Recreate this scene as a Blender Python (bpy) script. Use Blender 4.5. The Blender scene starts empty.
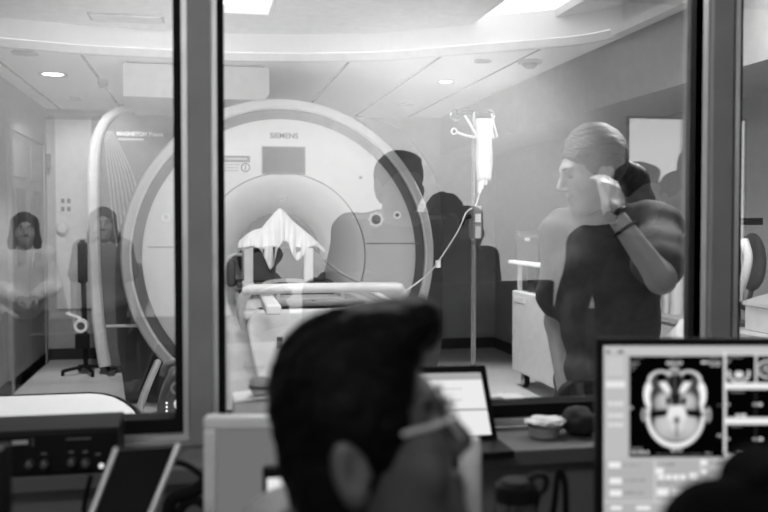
import bpy, bmesh, math, random
import numpy as np
from mathutils import Vector, Matrix, noise
random.seed(7); np.random.seed(7)
scn = bpy.context.scene
COL = scn.collection
PI = math.pi
R = math.radians

# ------------------------------------------------------------------ camera model
F = 900.0
YAW = R(11.3); PITCH = R(1.75)
PPY = 222 + F * math.tan(PITCH)
CZ = 1.35
FW = Vector((math.sin(YAW) * math.cos(PITCH), math.cos(YAW) * math.cos(PITCH), -math.sin(PITCH)))
RT = Vector((math.cos(YAW), -math.sin(YAW), 0))
UP = RT.cross(FW)
CAM = Vector((0, 0, CZ))

def ray(px, py):
    return FW + RT * ((px - 384) / F) + UP * (-(py - PPY) / F)
def W(px, py, Z):
    return CAM + ray(px, py) * Z
def onY(px, py, Y):
    d = ray(px, py); return CAM + d * (Y / d.y)
def onX(px, py, X):
    d = ray(px, py); return CAM + d * (X / d.x)
def onZ(px, py, z):
    d = ray(px, py); return CAM + d * ((z - CZ) / d.z)
GY = 1.8                       # plane of the window glass
def xg(px, Y=GY):
    return onY(px, 222, Y).x

# ------------------------------------------------------------------ materials
MATS = {}
def mat(name, v, rough=0.55, metal=0.0, var=0.06, scale=14.0, bump=0.0, spec=0.4, coat=0.0, stretch=None):
    if name in MATS: return MATS[name]
    m = bpy.data.materials.new(name); m.use_nodes = True
    nt = m.node_tree; b = nt.nodes['Principled BSDF']
    tc = nt.nodes.new('ShaderNodeTexCoord')
    no = nt.nodes.new('ShaderNodeTexNoise'); no.inputs['Scale'].default_value = scale; no.inputs['Detail'].default_value = 4
    if stretch:
        mp = nt.nodes.new('ShaderNodeMapping'); mp.inputs['Scale'].default_value = stretch
        nt.links.new(tc.outputs['Object'], mp.inputs['Vector']); nt.links.new(mp.outputs['Vector'], no.inputs['Vector'])
    else: nt.links.new(tc.outputs['Object'], no.inputs['Vector'])
    cr = nt.nodes.new('ShaderNodeMapRange')
    cr.inputs['From Min'].default_value = 0.3; cr.inputs['From Max'].default_value = 0.7
    cr.inputs['To Min'].default_value = v * (1 - var); cr.inputs['To Max'].default_value = min(0.95, v * (1 + var))
    nt.links.new(no.outputs['Fac'], cr.inputs['Value'])
    nt.links.new(cr.outputs['Result'], b.inputs['Base Color'])
    b.inputs['Roughness'].default_value = rough
    b.inputs['Metallic'].default_value = metal
    b.inputs['Specular IOR Level'].default_value = spec
    b.inputs['Coat Weight'].default_value = coat
    if bump:
        bp = nt.nodes.new('ShaderNodeBump'); bp.inputs['Strength'].default_value = bump; bp.inputs['Distance'].default_value = 0.01
        nt.links.new(no.outputs['Fac'], bp.inputs['Height']); nt.links.new(bp.outputs['Normal'], b.inputs['Normal'])
    MATS[name] = m; return m
def emis(name, v, strength=1.0):
    if name in MATS: return MATS[name]
    m = bpy.data.materials.new(name); m.use_nodes = True
    nt = m.node_tree; nt.nodes.clear()
    o = nt.nodes.new('ShaderNodeOutputMaterial'); e = nt.nodes.new('ShaderNodeEmission')
    e.inputs['Color'].default_value = (v, v, v, 1); e.inputs['Strength'].default_value = strength
    nt.links.new(e.outputs[0], o.inputs['Surface']); MATS[name] = m; return m
def glassmat(name, fac, tint=1.0, rough=0.0):
    if name in MATS: return MATS[name]
    m = bpy.data.materials.new(name); m.use_nodes = True
    nt = m.node_tree; nt.nodes.clear()
    o = nt.nodes.new('ShaderNodeOutputMaterial'); mx = nt.nodes.new('ShaderNodeMixShader')
    t = nt.nodes.new('ShaderNodeBsdfTransparent'); t.inputs['Color'].default_value = (tint, tint, tint, 1)
    g = nt.nodes.new('ShaderNodeBsdfGlossy'); g.inputs['Roughness'].default_value = rough; g.inputs['Color'].default_value = (1, 1, 1, 1)
    mx.inputs['Fac'].default_value = fac
    nt.links.new(t.outputs[0], mx.inputs[1]); nt.links.new(g.outputs[0], mx.inputs[2]); nt.links.new(mx.outputs[0], o.inputs['Surface'])
    MATS[name] = m; return m
def attr_emis(name, strength=1.0):
    m = bpy.data.materials.new(name); m.use_nodes = True
    nt = m.node_tree; nt.nodes.clear()
    o = nt.nodes.new('ShaderNodeOutputMaterial'); e = nt.nodes.new('ShaderNodeEmission'); a = nt.nodes.new('ShaderNodeAttribute')
    a.attribute_name = 'picture'; e.inputs['Strength'].default_value = strength
    nt.links.new(a.outputs['Color'], e.inputs['Color']); nt.links.new(e.outputs[0], o.inputs['Surface']); return m
def lin(p):
    c = p / 255.0
    return c / 12.92 if c <= 0.04045 else ((c + 0.055) / 1.055) ** 2.4

M_white = mat('white_plastic', 0.70, 0.38)
M_panel = mat('pale_panel', 0.62, 0.5)
M_lgrey = mat('light_grey_plastic', 0.45, 0.45)
M_mgrey = mat('mid_grey_plastic', 0.2, 0.5)
M_dgrey = mat('dark_grey_plastic', 0.07, 0.5)
M_black = mat('black_plastic', 0.008, 0.5, spec=.12)
M_blackf = mat('black_fabric', 0.004, 0.9, spec=.03, var=.3, scale=60)
M_rubber = mat('black_rubber', 0.006, 0.8, spec=.15)
M_alu = mat('brushed_aluminium', 0.62, 0.35, 0.6)
M_steel = mat('steel', 0.5, 0.25, 0.9)
M_frame = mat('grey_painted_frame', 0.22, 0.55)
M_wallc = mat('white_wall_paint', 0.75, 0.8, bump=0.03)
M_wallg = mat('grey_wall_paint', 0.3, 0.8, bump=0.03)
M_wallb = mat('dim_wall_paint', 0.42, 0.8, bump=0.03)
M_floor = mat('vinyl_floor', 0.6, 0.35, var=0.12, scale=30)
M_carpet = mat('carpet', 0.05, 0.95, var=0.3, scale=120, bump=0.3)
M_base = mat('dark_baseboard', 0.03, 0.5)
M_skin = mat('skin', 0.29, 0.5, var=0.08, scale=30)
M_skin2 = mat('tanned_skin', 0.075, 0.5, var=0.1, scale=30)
M_hairb = mat('black_hair', 0.004, 0.5, var=0.4, scale=90, bump=0.4, spec=.06)
M_hairl = mat('brown_hair', 0.07, 0.4, var=0.6, scale=260, bump=.7, stretch=(.06, .5, 1))
M_scrub = mat('dark_scrub_cloth', 0.055, 0.75, var=0.2, scale=40, bump=0.1)
M_dark = mat('dark_cloth', 0.02, 0.85, var=0.2, scale=40)
M_midc = mat('grey_cloth', 0.14, 0.85, var=0.15, scale=40)
M_coat = mat('white_coat_cloth', 0.7, 0.8, var=0.08, scale=40)
M_shirt = mat('pale_shirt_cloth', 0.3, 0.85, var=0.1, scale=60, bump=0.1)
M_sheet = mat('white_linen', 0.72, 0.8, var=0.03, scale=30, bump=0.05)
M_eye = mat('eye_white', 0.22, 0.2)
M_desk = mat('grey_laminate', 0.17, 0.5)

# ------------------------------------------------------------------ mesh helpers
def link(o, parent=None):
    COL.objects.link(o)
    if parent is not None:
        o.parent = parent
        o.matrix_parent_inverse = Matrix.Translation(-parent.location)
    return o
def obj(name, bm, m, parent=None, smooth=False, angle=35, subsurf=0, bevel=0.0, solid=0.0):
    me = bpy.data.meshes.new(name)
    if isinstance(bm, bpy.types.Mesh): me = bm; me.name = name
    else:
        bmesh.ops.recalc_face_normals(bm, faces=bm.faces[:]); bm.to_mesh(me); bm.free()
    me.materials.clear(); me.materials.append(m)
    o = bpy.data.objects.new(name, me)
    if smooth:
        me.polygons.foreach_set('use_smooth', [True] * len(me.polygons))
        if angle: me.set_sharp_from_angle(angle=R(angle))
    if solid:
        s = o.modifiers.new('solid', 'SOLIDIFY'); s.thickness = solid; s.offset = 0
    if bevel:
        b = o.modifiers.new('bevel', 'BEVEL'); b.width = bevel; b.segments = 3; b.limit_method = 'ANGLE'; b.angle_limit = R(40)
        me.polygons.foreach_set('use_smooth', [True] * len(me.polygons)); me.set_sharp_from_angle(angle=R(40))
    if subsurf:
        s = o.modifiers.new('sub', 'SUBSURF'); s.levels = subsurf; s.render_levels = subsurf
    return link(o, parent)
def tag(o, label, cat, group=None):
    o['label'] = label; o['category'] = cat
    if group: o['group'] = group
    return o
def thing(name, label, cat, loc, group=None):
    o = bpy.data.objects.new(name, None); o.empty_display_size = 0.1
    o.location = loc; COL.objects.link(o); tag(o, label, cat, group); return o
def struct(name, bm, m, parent=None, **k):
    o = obj(name, bm, m, parent, **k); o['kind'] = 'structure'; return o
def B(): return bmesh.new()
def box(bm, lo, hi, M=None):
    lo = Vector(lo); hi = Vector(hi); c = (lo + hi) / 2; s = hi - lo
    mtx = Matrix.Translation(c) @ Matrix.Diagonal((s.x, s.y, s.z, 1))
    if M is not None: mtx = M @ mtx
    bmesh.ops.create_cube(bm, size=1.0, matrix=mtx); return bm
def bx(lo, hi, M=None): return box(B(), lo, hi, M)
def basis(z):
    z = Vector(z).normalized()
    a = Vector((0, 0, 1)) if abs(z.z) < 0.9 else Vector((1, 0, 0))
    x = a.cross(z).normalized(); y = z.cross(x)
    return x, y, z
def cyl(bm, a, b, r, r2=None, n=24, caps=True):
    a = Vector(a); b = Vector(b); r2 = r if r2 is None else r2
    x, y, z = basis(b - a)
    A = [bm.verts.new(a + (x * math.cos(t) + y * math.sin(t)) * r) for t in np.linspace(0, 2 * PI, n, endpoint=False)]
    C = [bm.verts.new(b + (x * math.cos(t) + y * math.sin(t)) * r2) for t in np.linspace(0, 2 * PI, n, endpoint=False)]
    for i in range(n): bm.faces.new((A[i], A[(i + 1) % n], C[(i + 1) % n], C[i]))
    if caps: bm.faces.new(A[::-1]); bm.faces.new(C)
    return bm
def spline(pts, n=8):
    P = [Vector(p) for p in pts]; out = []
    for i in range(len(P) - 1):
        p0 = P[max(i - 1, 0)]; p1 = P[i]; p2 = P[i + 1]; p3 = P[min(i + 2, len(P) - 1)]
        for k in range(n):
            t = k / n
            out.append(0.5 * ((2 * p1) + (p2 - p0) * t + (2 * p0 - 5 * p1 + 4 * p2 - p3) * t * t + (3 * p1 - p0 - 3 * p2 + p3) * t ** 3))
    out.append(P[-1]); return out
def tube(bm, pts, r, n=10, closed=False, sm=0):
    P = spline(pts, sm) if sm else [Vector(p) for p in pts]
    rings = []; prev = None; N = len(P)
    for i, p in enumerate(P):
        if closed: d = P[(i + 1) % N] - P[i - 1]
        else: d = P[min(i + 1, N - 1)] - P[max(i - 1, 0)]
        d.normalize()
        if prev is None: x, y, _ = basis(d)
        else:
            x = (prev - d * prev.dot(d)).normalized(); y = d.cross(x)
        prev = x
        rr = r(i / max(N - 1, 1)) if callable(r) else r
        rings.append([bm.verts.new(p + (x * math.cos(t) + y * math.sin(t)) * rr) for t in np.linspace(0, 2 * PI, n, endpoint=False)])
    for i in range(N if closed else N - 1):
        A = rings[i]; C = rings[(i + 1) % N]
        for k in range(n): bm.faces.new((A[k], A[(k + 1) % n], C[(k + 1) % n], C[k]))
    if not closed:
        bm.faces.new(rings[0][::-1]); bm.faces.new(rings[-1])
    return bm
def lathe(bm, prof, c, axis='Y', n=96, closed=False):
    c = Vector(c); rings = []
    for r, h in prof:
        ring = []
        for t in np.linspace(0, 2 * PI, n, endpoint=False):
            if axis == 'Y': p = Vector((r * math.cos(t), h, r * math.sin(t)))
            else: p = Vector((r * math.cos(t), r * math.sin(t), h))
            ring.append(bm.verts.new(c + p))
        rings.append(ring)
    m = len(rings)
    for i in range(m if closed else m - 1):
        A = rings[i]; C = rings[(i + 1) % m]
        for k in range(n): bm.faces.new((A[k], A[(k + 1) % n], C[(k + 1) % n], C[k]))
    return bm
def prism(bm, poly, d):
    """poly: list of 3-D points, extruded by vector d"""
    d = Vector(d); A = [bm.verts.new(p) for p in poly]; C = [bm.verts.new(Vector(p) + d) for p in poly]
    n = len(A); bm.faces.new(A); bm.faces.new(C[::-1])
    for i in range(n): bm.faces.new((A[i], C[i], C[(i + 1) % n], A[(i + 1) % n]))
    return bm
def sph(bm, c, r, seg=20, M=None):
    mtx = Matrix.Translation(c) @ (M if M is not None else Matrix()) @ Matrix.Diagonal((*(r if hasattr(r, '__len__') else (r, r, r)), 1))
    bmesh.ops.create_uvsphere(bm, u_segments=seg, v_segments=seg // 2 + 2, radius=1.0, matrix=mtx); return bm
def rrect(hw, hh, r, n=8):
    out = []
    for cx, cy, a0 in ((hw - r, hh - r, 0), (-hw + r, hh - r, 90), (-hw + r, -hh + r, 180), (hw - r, -hh + r, 270)):
        for k in range(n + 1):
            a = R(a0 + 90 * k / n); out.append((cx + r * math.cos(a), cy + r * math.sin(a)))
    return out
def text_mesh(s, size, depth, M, name, m, parent, align='CENTER', bold=0.0):
    cu = bpy.data.curves.new(name, 'FONT'); cu.body = s; cu.size = size; cu.extrude = depth; cu.align_x = align; cu.align_y = 'CENTER'; cu.offset = bold
    t = bpy.data.objects.new(name, cu); COL.objects.link(t)
    dg = bpy.context.evaluated_depsgraph_get()
    me = bpy.data.meshes.new_from_object(t.evaluated_get(dg))
    bpy.data.objects.remove(t); bpy.data.curves.remove(cu)
    me.transform(M); return obj(name, me, m, parent)
def facing(pos, right, up):
    """matrix whose local x is right, y is up and z the outward normal"""
    r = Vector(right).normalized(); u = Vector(up).normalized(); n = r.cross(u)
    return Matrix(((r.x, u.x, n.x, pos[0]), (r.y, u.y, n.y, pos[1]), (r.z, u.z, n.z, pos[2]), (0, 0, 0, 1)))
FRONT = lambda p: facing(p, (1, 0, 0), (0, 0, 1))     # things that face the window (-Y)

# ------------------------------------------------------------------ implicit bodies
class Field:
    def __init__(s, lo, hi, h):
        s.lo = np.array(lo, float); s.h = h
        s.n = np.ceil((np.array(hi, float) - s.lo) / h).astype(int) + 1
        s.F = np.full(s.n, 9.0, np.float32)
        s.inf = 0.0
    def _sl(s, lo, hi):
        a = np.clip(np.floor((lo - s.lo) / s.h).astype(int), 0, s.n); b = np.clip(np.ceil((hi - s.lo) / s.h).astype(int) + 1, 0, s.n)
        sl = tuple(slice(i, j) for i, j in zip(a, b))
        ax = [s.lo[i] + s.h * np.arange(a[i], b[i], dtype=np.float32) for i in range(3)]
        return sl, np.meshgrid(*ax, indexing='ij')
    def _mix(s, sl, d, k, op):
        A = s.F[sl]
        if A.size == 0: return
        d = d.astype(np.float32)
        if op == 'add':
            if k > 0:
                hh = np.clip(0.5 + 0.5 * (A - d) / k, 0, 1); v = A * (1 - hh) + d * hh - k * hh * (1 - hh)
                v = np.where(A > 8, d, v)
            else: v = np.minimum(A, d)
        else:
            d = -d
            if k > 0:
                hh = np.clip(0.5 - 0.5 * (A - d) / k, 0, 1); v = A * (1 - hh) + d * hh + k * hh * (1 - hh)
                v = np.where(A > 8, A, v)
            else: v = np.maximum(A, d)
        s.F[sl] = v
    def cap(s, a, b, ra, rb=None, k=0.02, op='add'):
        rb = ra if rb is None else rb; ra += s.inf; rb += s.inf
        a = np.array(a, float); b = np.array(b, float); m = max(ra, rb) + k + 3 * s.h + 0.01
        sl, (X, Y, Z) = s._sl(np.minimum(a, b) - m, np.maximum(a, b) + m)
        ba = b - a; L = max(ba @ ba, 1e-9)
        t = np.clip(((X - a[0]) * ba[0] + (Y - a[1]) * ba[1] + (Z - a[2]) * ba[2]) / L, 0, 1)
        d = np.sqrt((X - a[0] - t * ba[0]) ** 2 + (Y - a[1] - t * ba[1]) ** 2 + (Z - a[2] - t * ba[2]) ** 2) - (ra + t * (rb - ra))
        s._mix(sl, d, k, op)
    def ell(s, c, r, k=0.02, Rm=None, op='add'):
        c = np.array(c, float); r = np.array(r if hasattr(r, '__len__') else (r,) * 3, float) + s.inf
        m = r.max() + k + 3 * s.h + 0.01
        sl, (X, Y, Z) = s._sl(c - m, c + m)
        P = [X - c[0], Y - c[1], Z - c[2]]
        if Rm is not None:
            Q = np.array(Rm); P = [Q[0, i] * P[0] + Q[1, i] * P[1] + Q[2, i] * P[2] for i in range(3)]
        k0 = np.sqrt(sum((p / q) ** 2 for p, q in zip(P, r))); k1 = np.sqrt(sum((p / (q * q)) ** 2 for p, q in zip(P, r))) + 1e-6
        s._mix(sl, k0 * (k0 - 1) / k1, k, op)
    def halfspace(s, p, n, op='sub', k=0.0):
        """removes the side the normal points to"""
        p = np.array(p, float); n = np.array(n, float); n /= np.linalg.norm(n)
        sl, (X, Y, Z) = s._sl(s.lo, s.lo + s.h * s.n)
        d = -((X - p[0]) * n[0] + (Y - p[1]) * n[1] + (Z - p[2]) * n[2])
        s._mix(sl, d, k, op)
    def ripple(s, amp, fx, fy, fz, ph=0.0):
        sl, (X, Y, Z) = s._sl(s.lo, s.lo + s.h * s.n)
        s.F += (amp * np.sin(fx * X + 1.7 * np.sin(fz * Z * 0.6 + ph) + ph) * np.sin(fz * Z + fy * Y + 1.3 * np.sin(fx * X * 0.5))).astype(np.float32)
    def mesh(s, name):
        Fv = s.F; sg = Fv < 0
        c = [sg[i:sg.shape[0] - 1 + i, j:sg.shape[1] - 1 + j, k:sg.shape[2] - 1 + k] for i in (0, 1) for j in (0, 1) for k in (0, 1)]
        any_ = c[0].copy(); all_ = c[0].copy()
        for q in c[1:]: any_ |= q; all_ &= q
        act = any_ & ~all_
        I = np.argwhere(act); idx = np.full(act.shape, -1, np.int64); idx[act] = np.arange(len(I))
        offs = np.array([(i, j, k) for i in (0, 1) for j in (0, 1) for k in (0, 1)])
        V = np.stack([Fv[I[:, 0] + o[0], I[:, 1] + o[1], I[:, 2] + o[2]] for o in offs], 1)
        acc = np.zeros((len(I), 3)); cnt = np.zeros(len(I))
        for a in range(8):
            for b in range(a + 1, 8):
                if np.abs(offs[a] - offs[b]).sum() != 1: continue
                va, vb = V[:, a], V[:, b]; cr = (va < 0) != (vb < 0)
                t = np.where(cr, va / np.where(cr, va - vb, 1), 0)
                p = offs[a] + t[:, None] * (offs[b] - offs[a])
                acc += p * cr[:, None]; cnt += cr
        P = (I + acc / cnt[:, None]) * s.h + s.lo
        quads = []
        for ax in range(3):
            u, v = (ax + 1) % 3, (ax + 2) % 3
            sa = [slice(None)] * 3; sb = [slice(None)] * 3
            sa[ax] = slice(0, -1); sb[ax] = slice(1, None)
            A = sg[tuple(sa)]; Bq = sg[tuple(sb)]
            E = np.argwhere(A != Bq)
            E = E[(E[:, u] > 0) & (E[:, v] > 0) & (E[:, u] < act.shape[u]) & (E[:, v] < act.shape[v])]
            def cell(du, dv):
                q = E.copy(); q[:, u] += du; q[:, v] += dv; return idx[q[:, 0], q[:, 1], q[:, 2]]
            q = np.stack([cell(-1, -1), cell(0, -1), cell(0, 0), cell(-1, 0)], 1)
            inside = A[E[:, 0], E[:, 1], E[:, 2]]
            q[~inside] = q[~inside][:, ::-1]
            quads.append(q)
        Q = np.concatenate(quads); Q = Q[(Q >= 0).all(1)]
        me = bpy.data.meshes.new(name)
        me.vertices.add(len(P)); me.vertices.foreach_set('co', P.astype(np.float32).ravel())
        me.loops.add(Q.size); me.loops.foreach_set('vertex_index', Q.ravel().astype(np.int32))
        me.polygons.add(len(Q)); me.polygons.foreach_set('loop_start', np.arange(0, Q.size, 4, dtype=np.int32))
        me.update(calc_edges=True); me.validate()
        me.polygons.foreach_set('use_smooth', [True] * len(me.polygons))
        return me

def rotmat(fwd, up=(0, 0, 1)):
    f = Vector(fwd).normalized(); u = Vector(up); r = f.cross(u).normalized(); u = r.cross(f)
    return np.array([[r.x, f.x, u.x], [r.y, f.y, u.y], [r.z, f.z, u.z]])
def at(c, Rm, o): return np.array(c) + Rm @ np.array(o, float)

def add_head(S, c, Rm, s=1.0, ears=0.0):
    sv = np.array(s if hasattr(s, '__len__') else (s,) * 3, float); s = float(sv[0])
    q = lambda *o: at(c, Rm, np.array(o) * sv)
    E = lambda o, r, k=0.015, op='add': S.ell(q(*o), np.array(r) * sv, k * s, Rm, op)
    E((0, -.012, .03), (.074, .094, .086)); E((0, .03, -.03), (.059, .060, .080), .03)
    E((0, .045, -.082), (.043, .042, .03), .025); E((0, .078, -.098), (.018, .016, .016), .02)
    E((0, .08, .026), (.046, .013, .012), .016)
    for sx in (-1, 1): E((sx * .038, .062, -.03), (.026, .024, .03), .02)
    for sx in (-1, 1): E((sx * .031, .1, .004), (.019, .014, .012), .01, 'sub')
    S.cap(q(0, .092, .012), q(0, .114, -.028), .007 * s, .012 * s, .012 * s)
    for sx in (-1, 1): E((sx * .011, .102, -.034), (.009, .011, .008), .006)
    E((0, .092, -.061), (.024, .010, .0065), .006); E((0, .090, -.073), (.021, .010, .007), .006)
    if ears is not None:
        for sx in (-1, 1):
            E((sx * .076, ears - .014, -.01), (.014, .022, .035), .006); E((sx * .092, ears - .007, -.005), (.013, .013, .022), .004, 'sub'); E((sx * .084, ears + .008, -.012), (.005, .005, .008), .004)
def add_torso(S, J, s=1.0, thick=1.0):
    up = Vector(J['neck'] - J['pelvis']); Lx = Vector(J['sr'] - J['sl']); f = up.cross(Lx)
    Rm = rotmat(f, up); n, p = np.array(J['neck']), np.array(J['pelvis'])
    lerp = lambda t: p + (n - p) * t
    S.ell(lerp(.70), np.array((.158, .108 * thick, .165)) * s, .04, Rm)
    S.ell(lerp(.36), np.array((.132, .098 * thick, .16)) * s, .05, Rm)
    S.ell(lerp(.04), np.array((.162, .115 * thick, .12)) * s, .05, Rm)
    for k in ('sl', 'sr'): S.cap(lerp(.96), J[k], .05 * s, .056 * s, .03)
    return Rm
def add_arm(S, J, k, s=1.0, upper=True, fore=True):
    if upper: S.cap(J['s' + k], J['e' + k], .050 * s, .038 * s, .025)
    if fore: S.cap(J['e' + k], J['w' + k], .038 * s, .024 * s, .015)
def add_leg(S, J, k, s=1.0, foot=True):
    S.cap(J['h' + k], J['k' + k], .082 * s, .055 * s, .03); S.cap(J['k' + k], J['a' + k], .054 * s, .034 * s, .02)
    if foot: S.cap(J['a' + k], J['t' + k], .036 * s, .03 * s, .015)
def add_hand(S, w, d, n, side, s=1.0, curl=0.5):
    """w wrist, d finger direction, n palm normal (fingers curl towards it), side +1: thumb on d x n"""
    d = np.array(Vector(d).normalized()); n = np.array(n, float); n = n - d * (n @ d); n /= np.linalg.norm(n)
    b = np.cross(d, n) * side; w = np.array(w)
    for i, (o, L) in enumerate(((.030, .070), (.010, .080), (-.010, .074), (-.028, .058))):
        kn = w + (d * (.088 - .004 * abs(i - 1)) + b * o) * s
        S.cap(w + (d * .012 + b * o * .5) * s, kn, .014 * s, .011 * s, .012)
        a1 = curl * (0.7 + .1 * i); a2 = a1 + curl * 1.0; a3 = a2 + curl * .8
        p = kn
        for a, l, r in ((a1, .42, .0095), (a2, .33, .0085), (a3, .25, .0075)):
            e = p + (d * math.cos(a) + n * math.sin(a) + b * (o * 1.2)) * L * l * s
            S.cap(p, e, r * s, r * .92 * s, .003); p = e
    t0 = w + (d * .022 + b * .022) * s; t1 = t0 + (d * .03 + b * .026 + n * .012) * s; t2 = t1 + (d * .032 + b * .006 + n * .016) * s
    S.cap(t0, t1, .014 * s, .011 * s, .01); S.cap(t1, t2, .011 * s, .009 * s, .003)
def bounds(J, pad=.16):
    P = np.array([np.array(v) for v in J.values()]); return P.min(0) - pad, P.max(0) + pad

def person(label, J, Hd, hs=1.0, bs=1.0, h=.008, skin=None, top=None, bottom=None, hair=None, hair_style='short', sleeve='short', coat=False,
           hands=(), trousers=True, group=None, thick=1.0, cat='person', ripple=.003, name='person', top_name='shirt', neckdrop=.0, headpad=.0, hem=-.06, eyes=True, ears=0.0):
    """J joints in world space, Hd rotation of the head"""
    hv = np.array(hs if hasattr(hs, '__len__') else (hs,) * 3, float); hs = float(hv[0])
    lo, hi = bounds(J, .17)
    base = Vector((J['pelvis'][0], J['pelvis'][1], 0.0))
    root = thing(name, label, cat, base, group)
    S = Field(lo, hi, h)
    add_torso(S, J, bs, thick)
    for k in 'lr':
        add_arm(S, J, k, bs); add_leg(S, J, k, bs)
    S.cap(J['neck'], at(J['head'], Hd, np.array((0, -.02, -.06)) * hv), .056 * bs, .05 * hs, .025)
    add_head(S, J['head'], Hd, hv, ears)
    for (k, d, n, side, curl) in hands: add_hand(S, J['w' + k], d, n, side, hs, curl)
    obj('body', S.mesh('body'), skin, root)
    # top
    T = Field(lo, hi, h); T.inf = .012
    Rt = add_torso(T, J, bs, thick)
    for k in 'lr':
        e = np.array(J['e' + k]); sh = np.array(J['s' + k]); w = np.array(J['w' + k])
        if sleeve == 'short': T.cap(sh, sh + (e - sh) * .72, .058 * bs, .058 * bs, .03)
        else:
            T.cap(sh, e, .054 * bs, .045 * bs, .025); T.cap(e, e + (w - e) * .92, .045 * bs, .034 * bs, .02)
    fdir = Rt[:, 1]
    if coat:
        for k in 'lr': T.cap(J['h' + k], np.array(J['h' + k]) * .45 + np.array(J['k' + k]) * .55, .10 * bs, .095 * bs, .06)
    if ripple: T.ripple(ripple, 38, 26, 30, 1.0)
    nk = np.array(J['neck'])
    T.halfspace(nk + np.array((0, 0, .035 - neckdrop)) + fdir * .0, np.array((0, 0, 1)) + fdir * .55)
    if not coat: T.halfspace(np.array(J['pelvis']) + np.array((0, 0, hem)), (0, 0, -1))
    obj(top_name, T.mesh(top_name), top, root)
    if trousers and not coat:
        U = Field(lo, hi, h); U.inf = .008
        add_torso(U, J, bs, thick)
        for k in 'lr': add_leg(U, J, k, bs, foot=False)
        U.halfspace(np.array(J['pelvis']) + np.array((0, 0, .05)), (0, 0, 1))
        obj('trousers', U.mesh('trousers'), bottom or top, root)
    for k in 'lr':
        V = Field(np.minimum(J['a' + k], J['t' + k]) - .08, np.maximum(J['a' + k], J['t' + k]) + .08, .007)
        V.cap(np.array(J['a' + k]) - np.array((0, 0, .005)), J['t' + k], .044 * bs, .036 * bs, .01)
        V.halfspace((0, 0, .002), (0, 0, -1))
        obj('shoe', V.mesh('shoe'), M_black, root)
    # hair
    c = J['head']; q = lambda *o: at(c, Hd, np.array(o) * hv)
    G = Field(np.array(c) - .30, np.array(c) + .22, min(h, .006))
    E = lambda o, r, k=.012, op='add': G.ell(q(*o), np.array(r) * hv, k, Hd, op)
    if hair_style == 'short':
        E((0, -.014, .036), (.083, .104, .095)); E((0, .03, .085), (.06, .075, .035), .02)
        E((0, -.06, -.03), (.066, .058, .06), .03)
        E((0, .13, -.045), (.12, .105, .10), .01, 'sub'); E((0, .02, -.09), (.12, .075, .09), .01, 'sub')
        for sx in (-1, 1): E((sx * .09, -.012, -.03), (.03, .03, .05), .008, 'sub')
    elif hair_style == 'curly':
        rng = random.Random(3)
        for i in range(130):
            z = rng.uniform(-.5, 1); a = rng.uniform(0, 2 * PI); rr = math.sqrt(1 - z * z)
            p = (rr * math.cos(a) * .10, rr * math.sin(a) * .115 - .02, z * .115 + .035)
            if p[1] > .055 and p[2] < .07: continue
            E(p, (.03, .03, .03), .01)
        E((0, -.02, .04), (.10, .11, .11))
    elif hair_style == 'long':
        E((0, -.014, .034), (.083, .102, .093))
        for sx in (-1, 1):
            G.cap(q(sx * .062, .02, .06), q(sx * .078, .0, -.08), .03 * hs, .028 * hs, .03); G.cap(q(sx * .078, .0, -.08), q(sx * .085, .02, -.20), .03 * hs, .022 * hs, .03)
        G.cap(q(0, -.06, .0), q(0, -.075, -.2), .065 * hs, .05 * hs, .03)
        E((0, .125, -.02), (.058, .075, .10), .012, 'sub')
    elif hair_style == 'tied':
        E((0, -.022, .040), (.083, .103, .104))
        for sx in (-1, 1): E((sx * .062, -.02, .02), (.026, .05, .045), .015)
        E((0, .135, -.035), (.12, .105, .10), .012, 'sub')
        E((0, .03, -.10), (.12, .085, .09), .012, 'sub')
        for sx in (-1, 1): E((sx * .09, .0, -.035), (.03, .028, .045), .008, 'sub')
    G.ripple(.0012, 0, 120, 190, .5) if hair_style != 'curly' else None
    if hair_style != 'none': obj('hair', G.mesh('hair'), hair, root)
    if eyes:
        for sx in (-1, 1):
            bm = B(); sph(bm, Vector(q(sx * .031, .0765, .004)), .0118 * hs, 14)
            obj('eye', bm, M_eye, root, smooth=True, angle=0)
            bm = B(); 
            tube(bm, [Vector(q(sx * (.031 + .018 * t), (.0925 - 15 * (.018 + .018 * t) ** 2), .024 + .004 * (1 - t * t))) for t in np.linspace(-1, 1, 7)], .0032 * hs, 6)
            obj('eyebrow', bm, hair, root, smooth=True)
    return root

def stand(x, y, face, H, lean=0.0, arms='down', wide=1.0):
    """joints of a standing figure; face = compass direction of view, radians from +Y towards +X"""
    f = np.array((math.sin(face), math.cos(face), 0.0)); r = np.array((math.cos(face), -math.sin(face), 0.0)); u = np.array((0, 0, 1.0)); o = np.array((x, y, 0.0))
    P = lambda a, b, c: o + r * a + f * b + u * c * H
    s = H / 1.70
    J = dict(head=P(0, .02 + lean, .932), neck=P(0, -.01 + lean * .6, .835), pelvis=P(0, 0, .53))
    for k, g in (('r', 1), ('l', -1)):
        J['s' + k] = P(g * .165 * s * wide, -.01 + lean * .5, .808)
        if arms == 'down':
            J['e' + k] = P(g * .225 * s * wide, -.02, .635); J['w' + k] = P(g * .24 * s * wide, .05, .485)
        elif arms == 'clasp':
            J['e' + k] = P(g * .235 * s, .0, .64); J['w' + k] = P(g * .06 * s, .20, .60)
        elif arms == 'fold':
            J['e' + k] = P(g * .24 * s * wide ** 3, .03, .65 + .08 * (wide > 1.05)); J['w' + k] = P(-g * .05 * s, .19, .665)
        J['h' + k] = P(g * .085 * s, 0, .50); J['k' + k] = P(g * .095 * s, .015, .275)
        J['a' + k] = P(g * .10 * s, -.02, .045); J['t' + k] = P(g * .115 * s, .15, .025)
    return J, f, r

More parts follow.
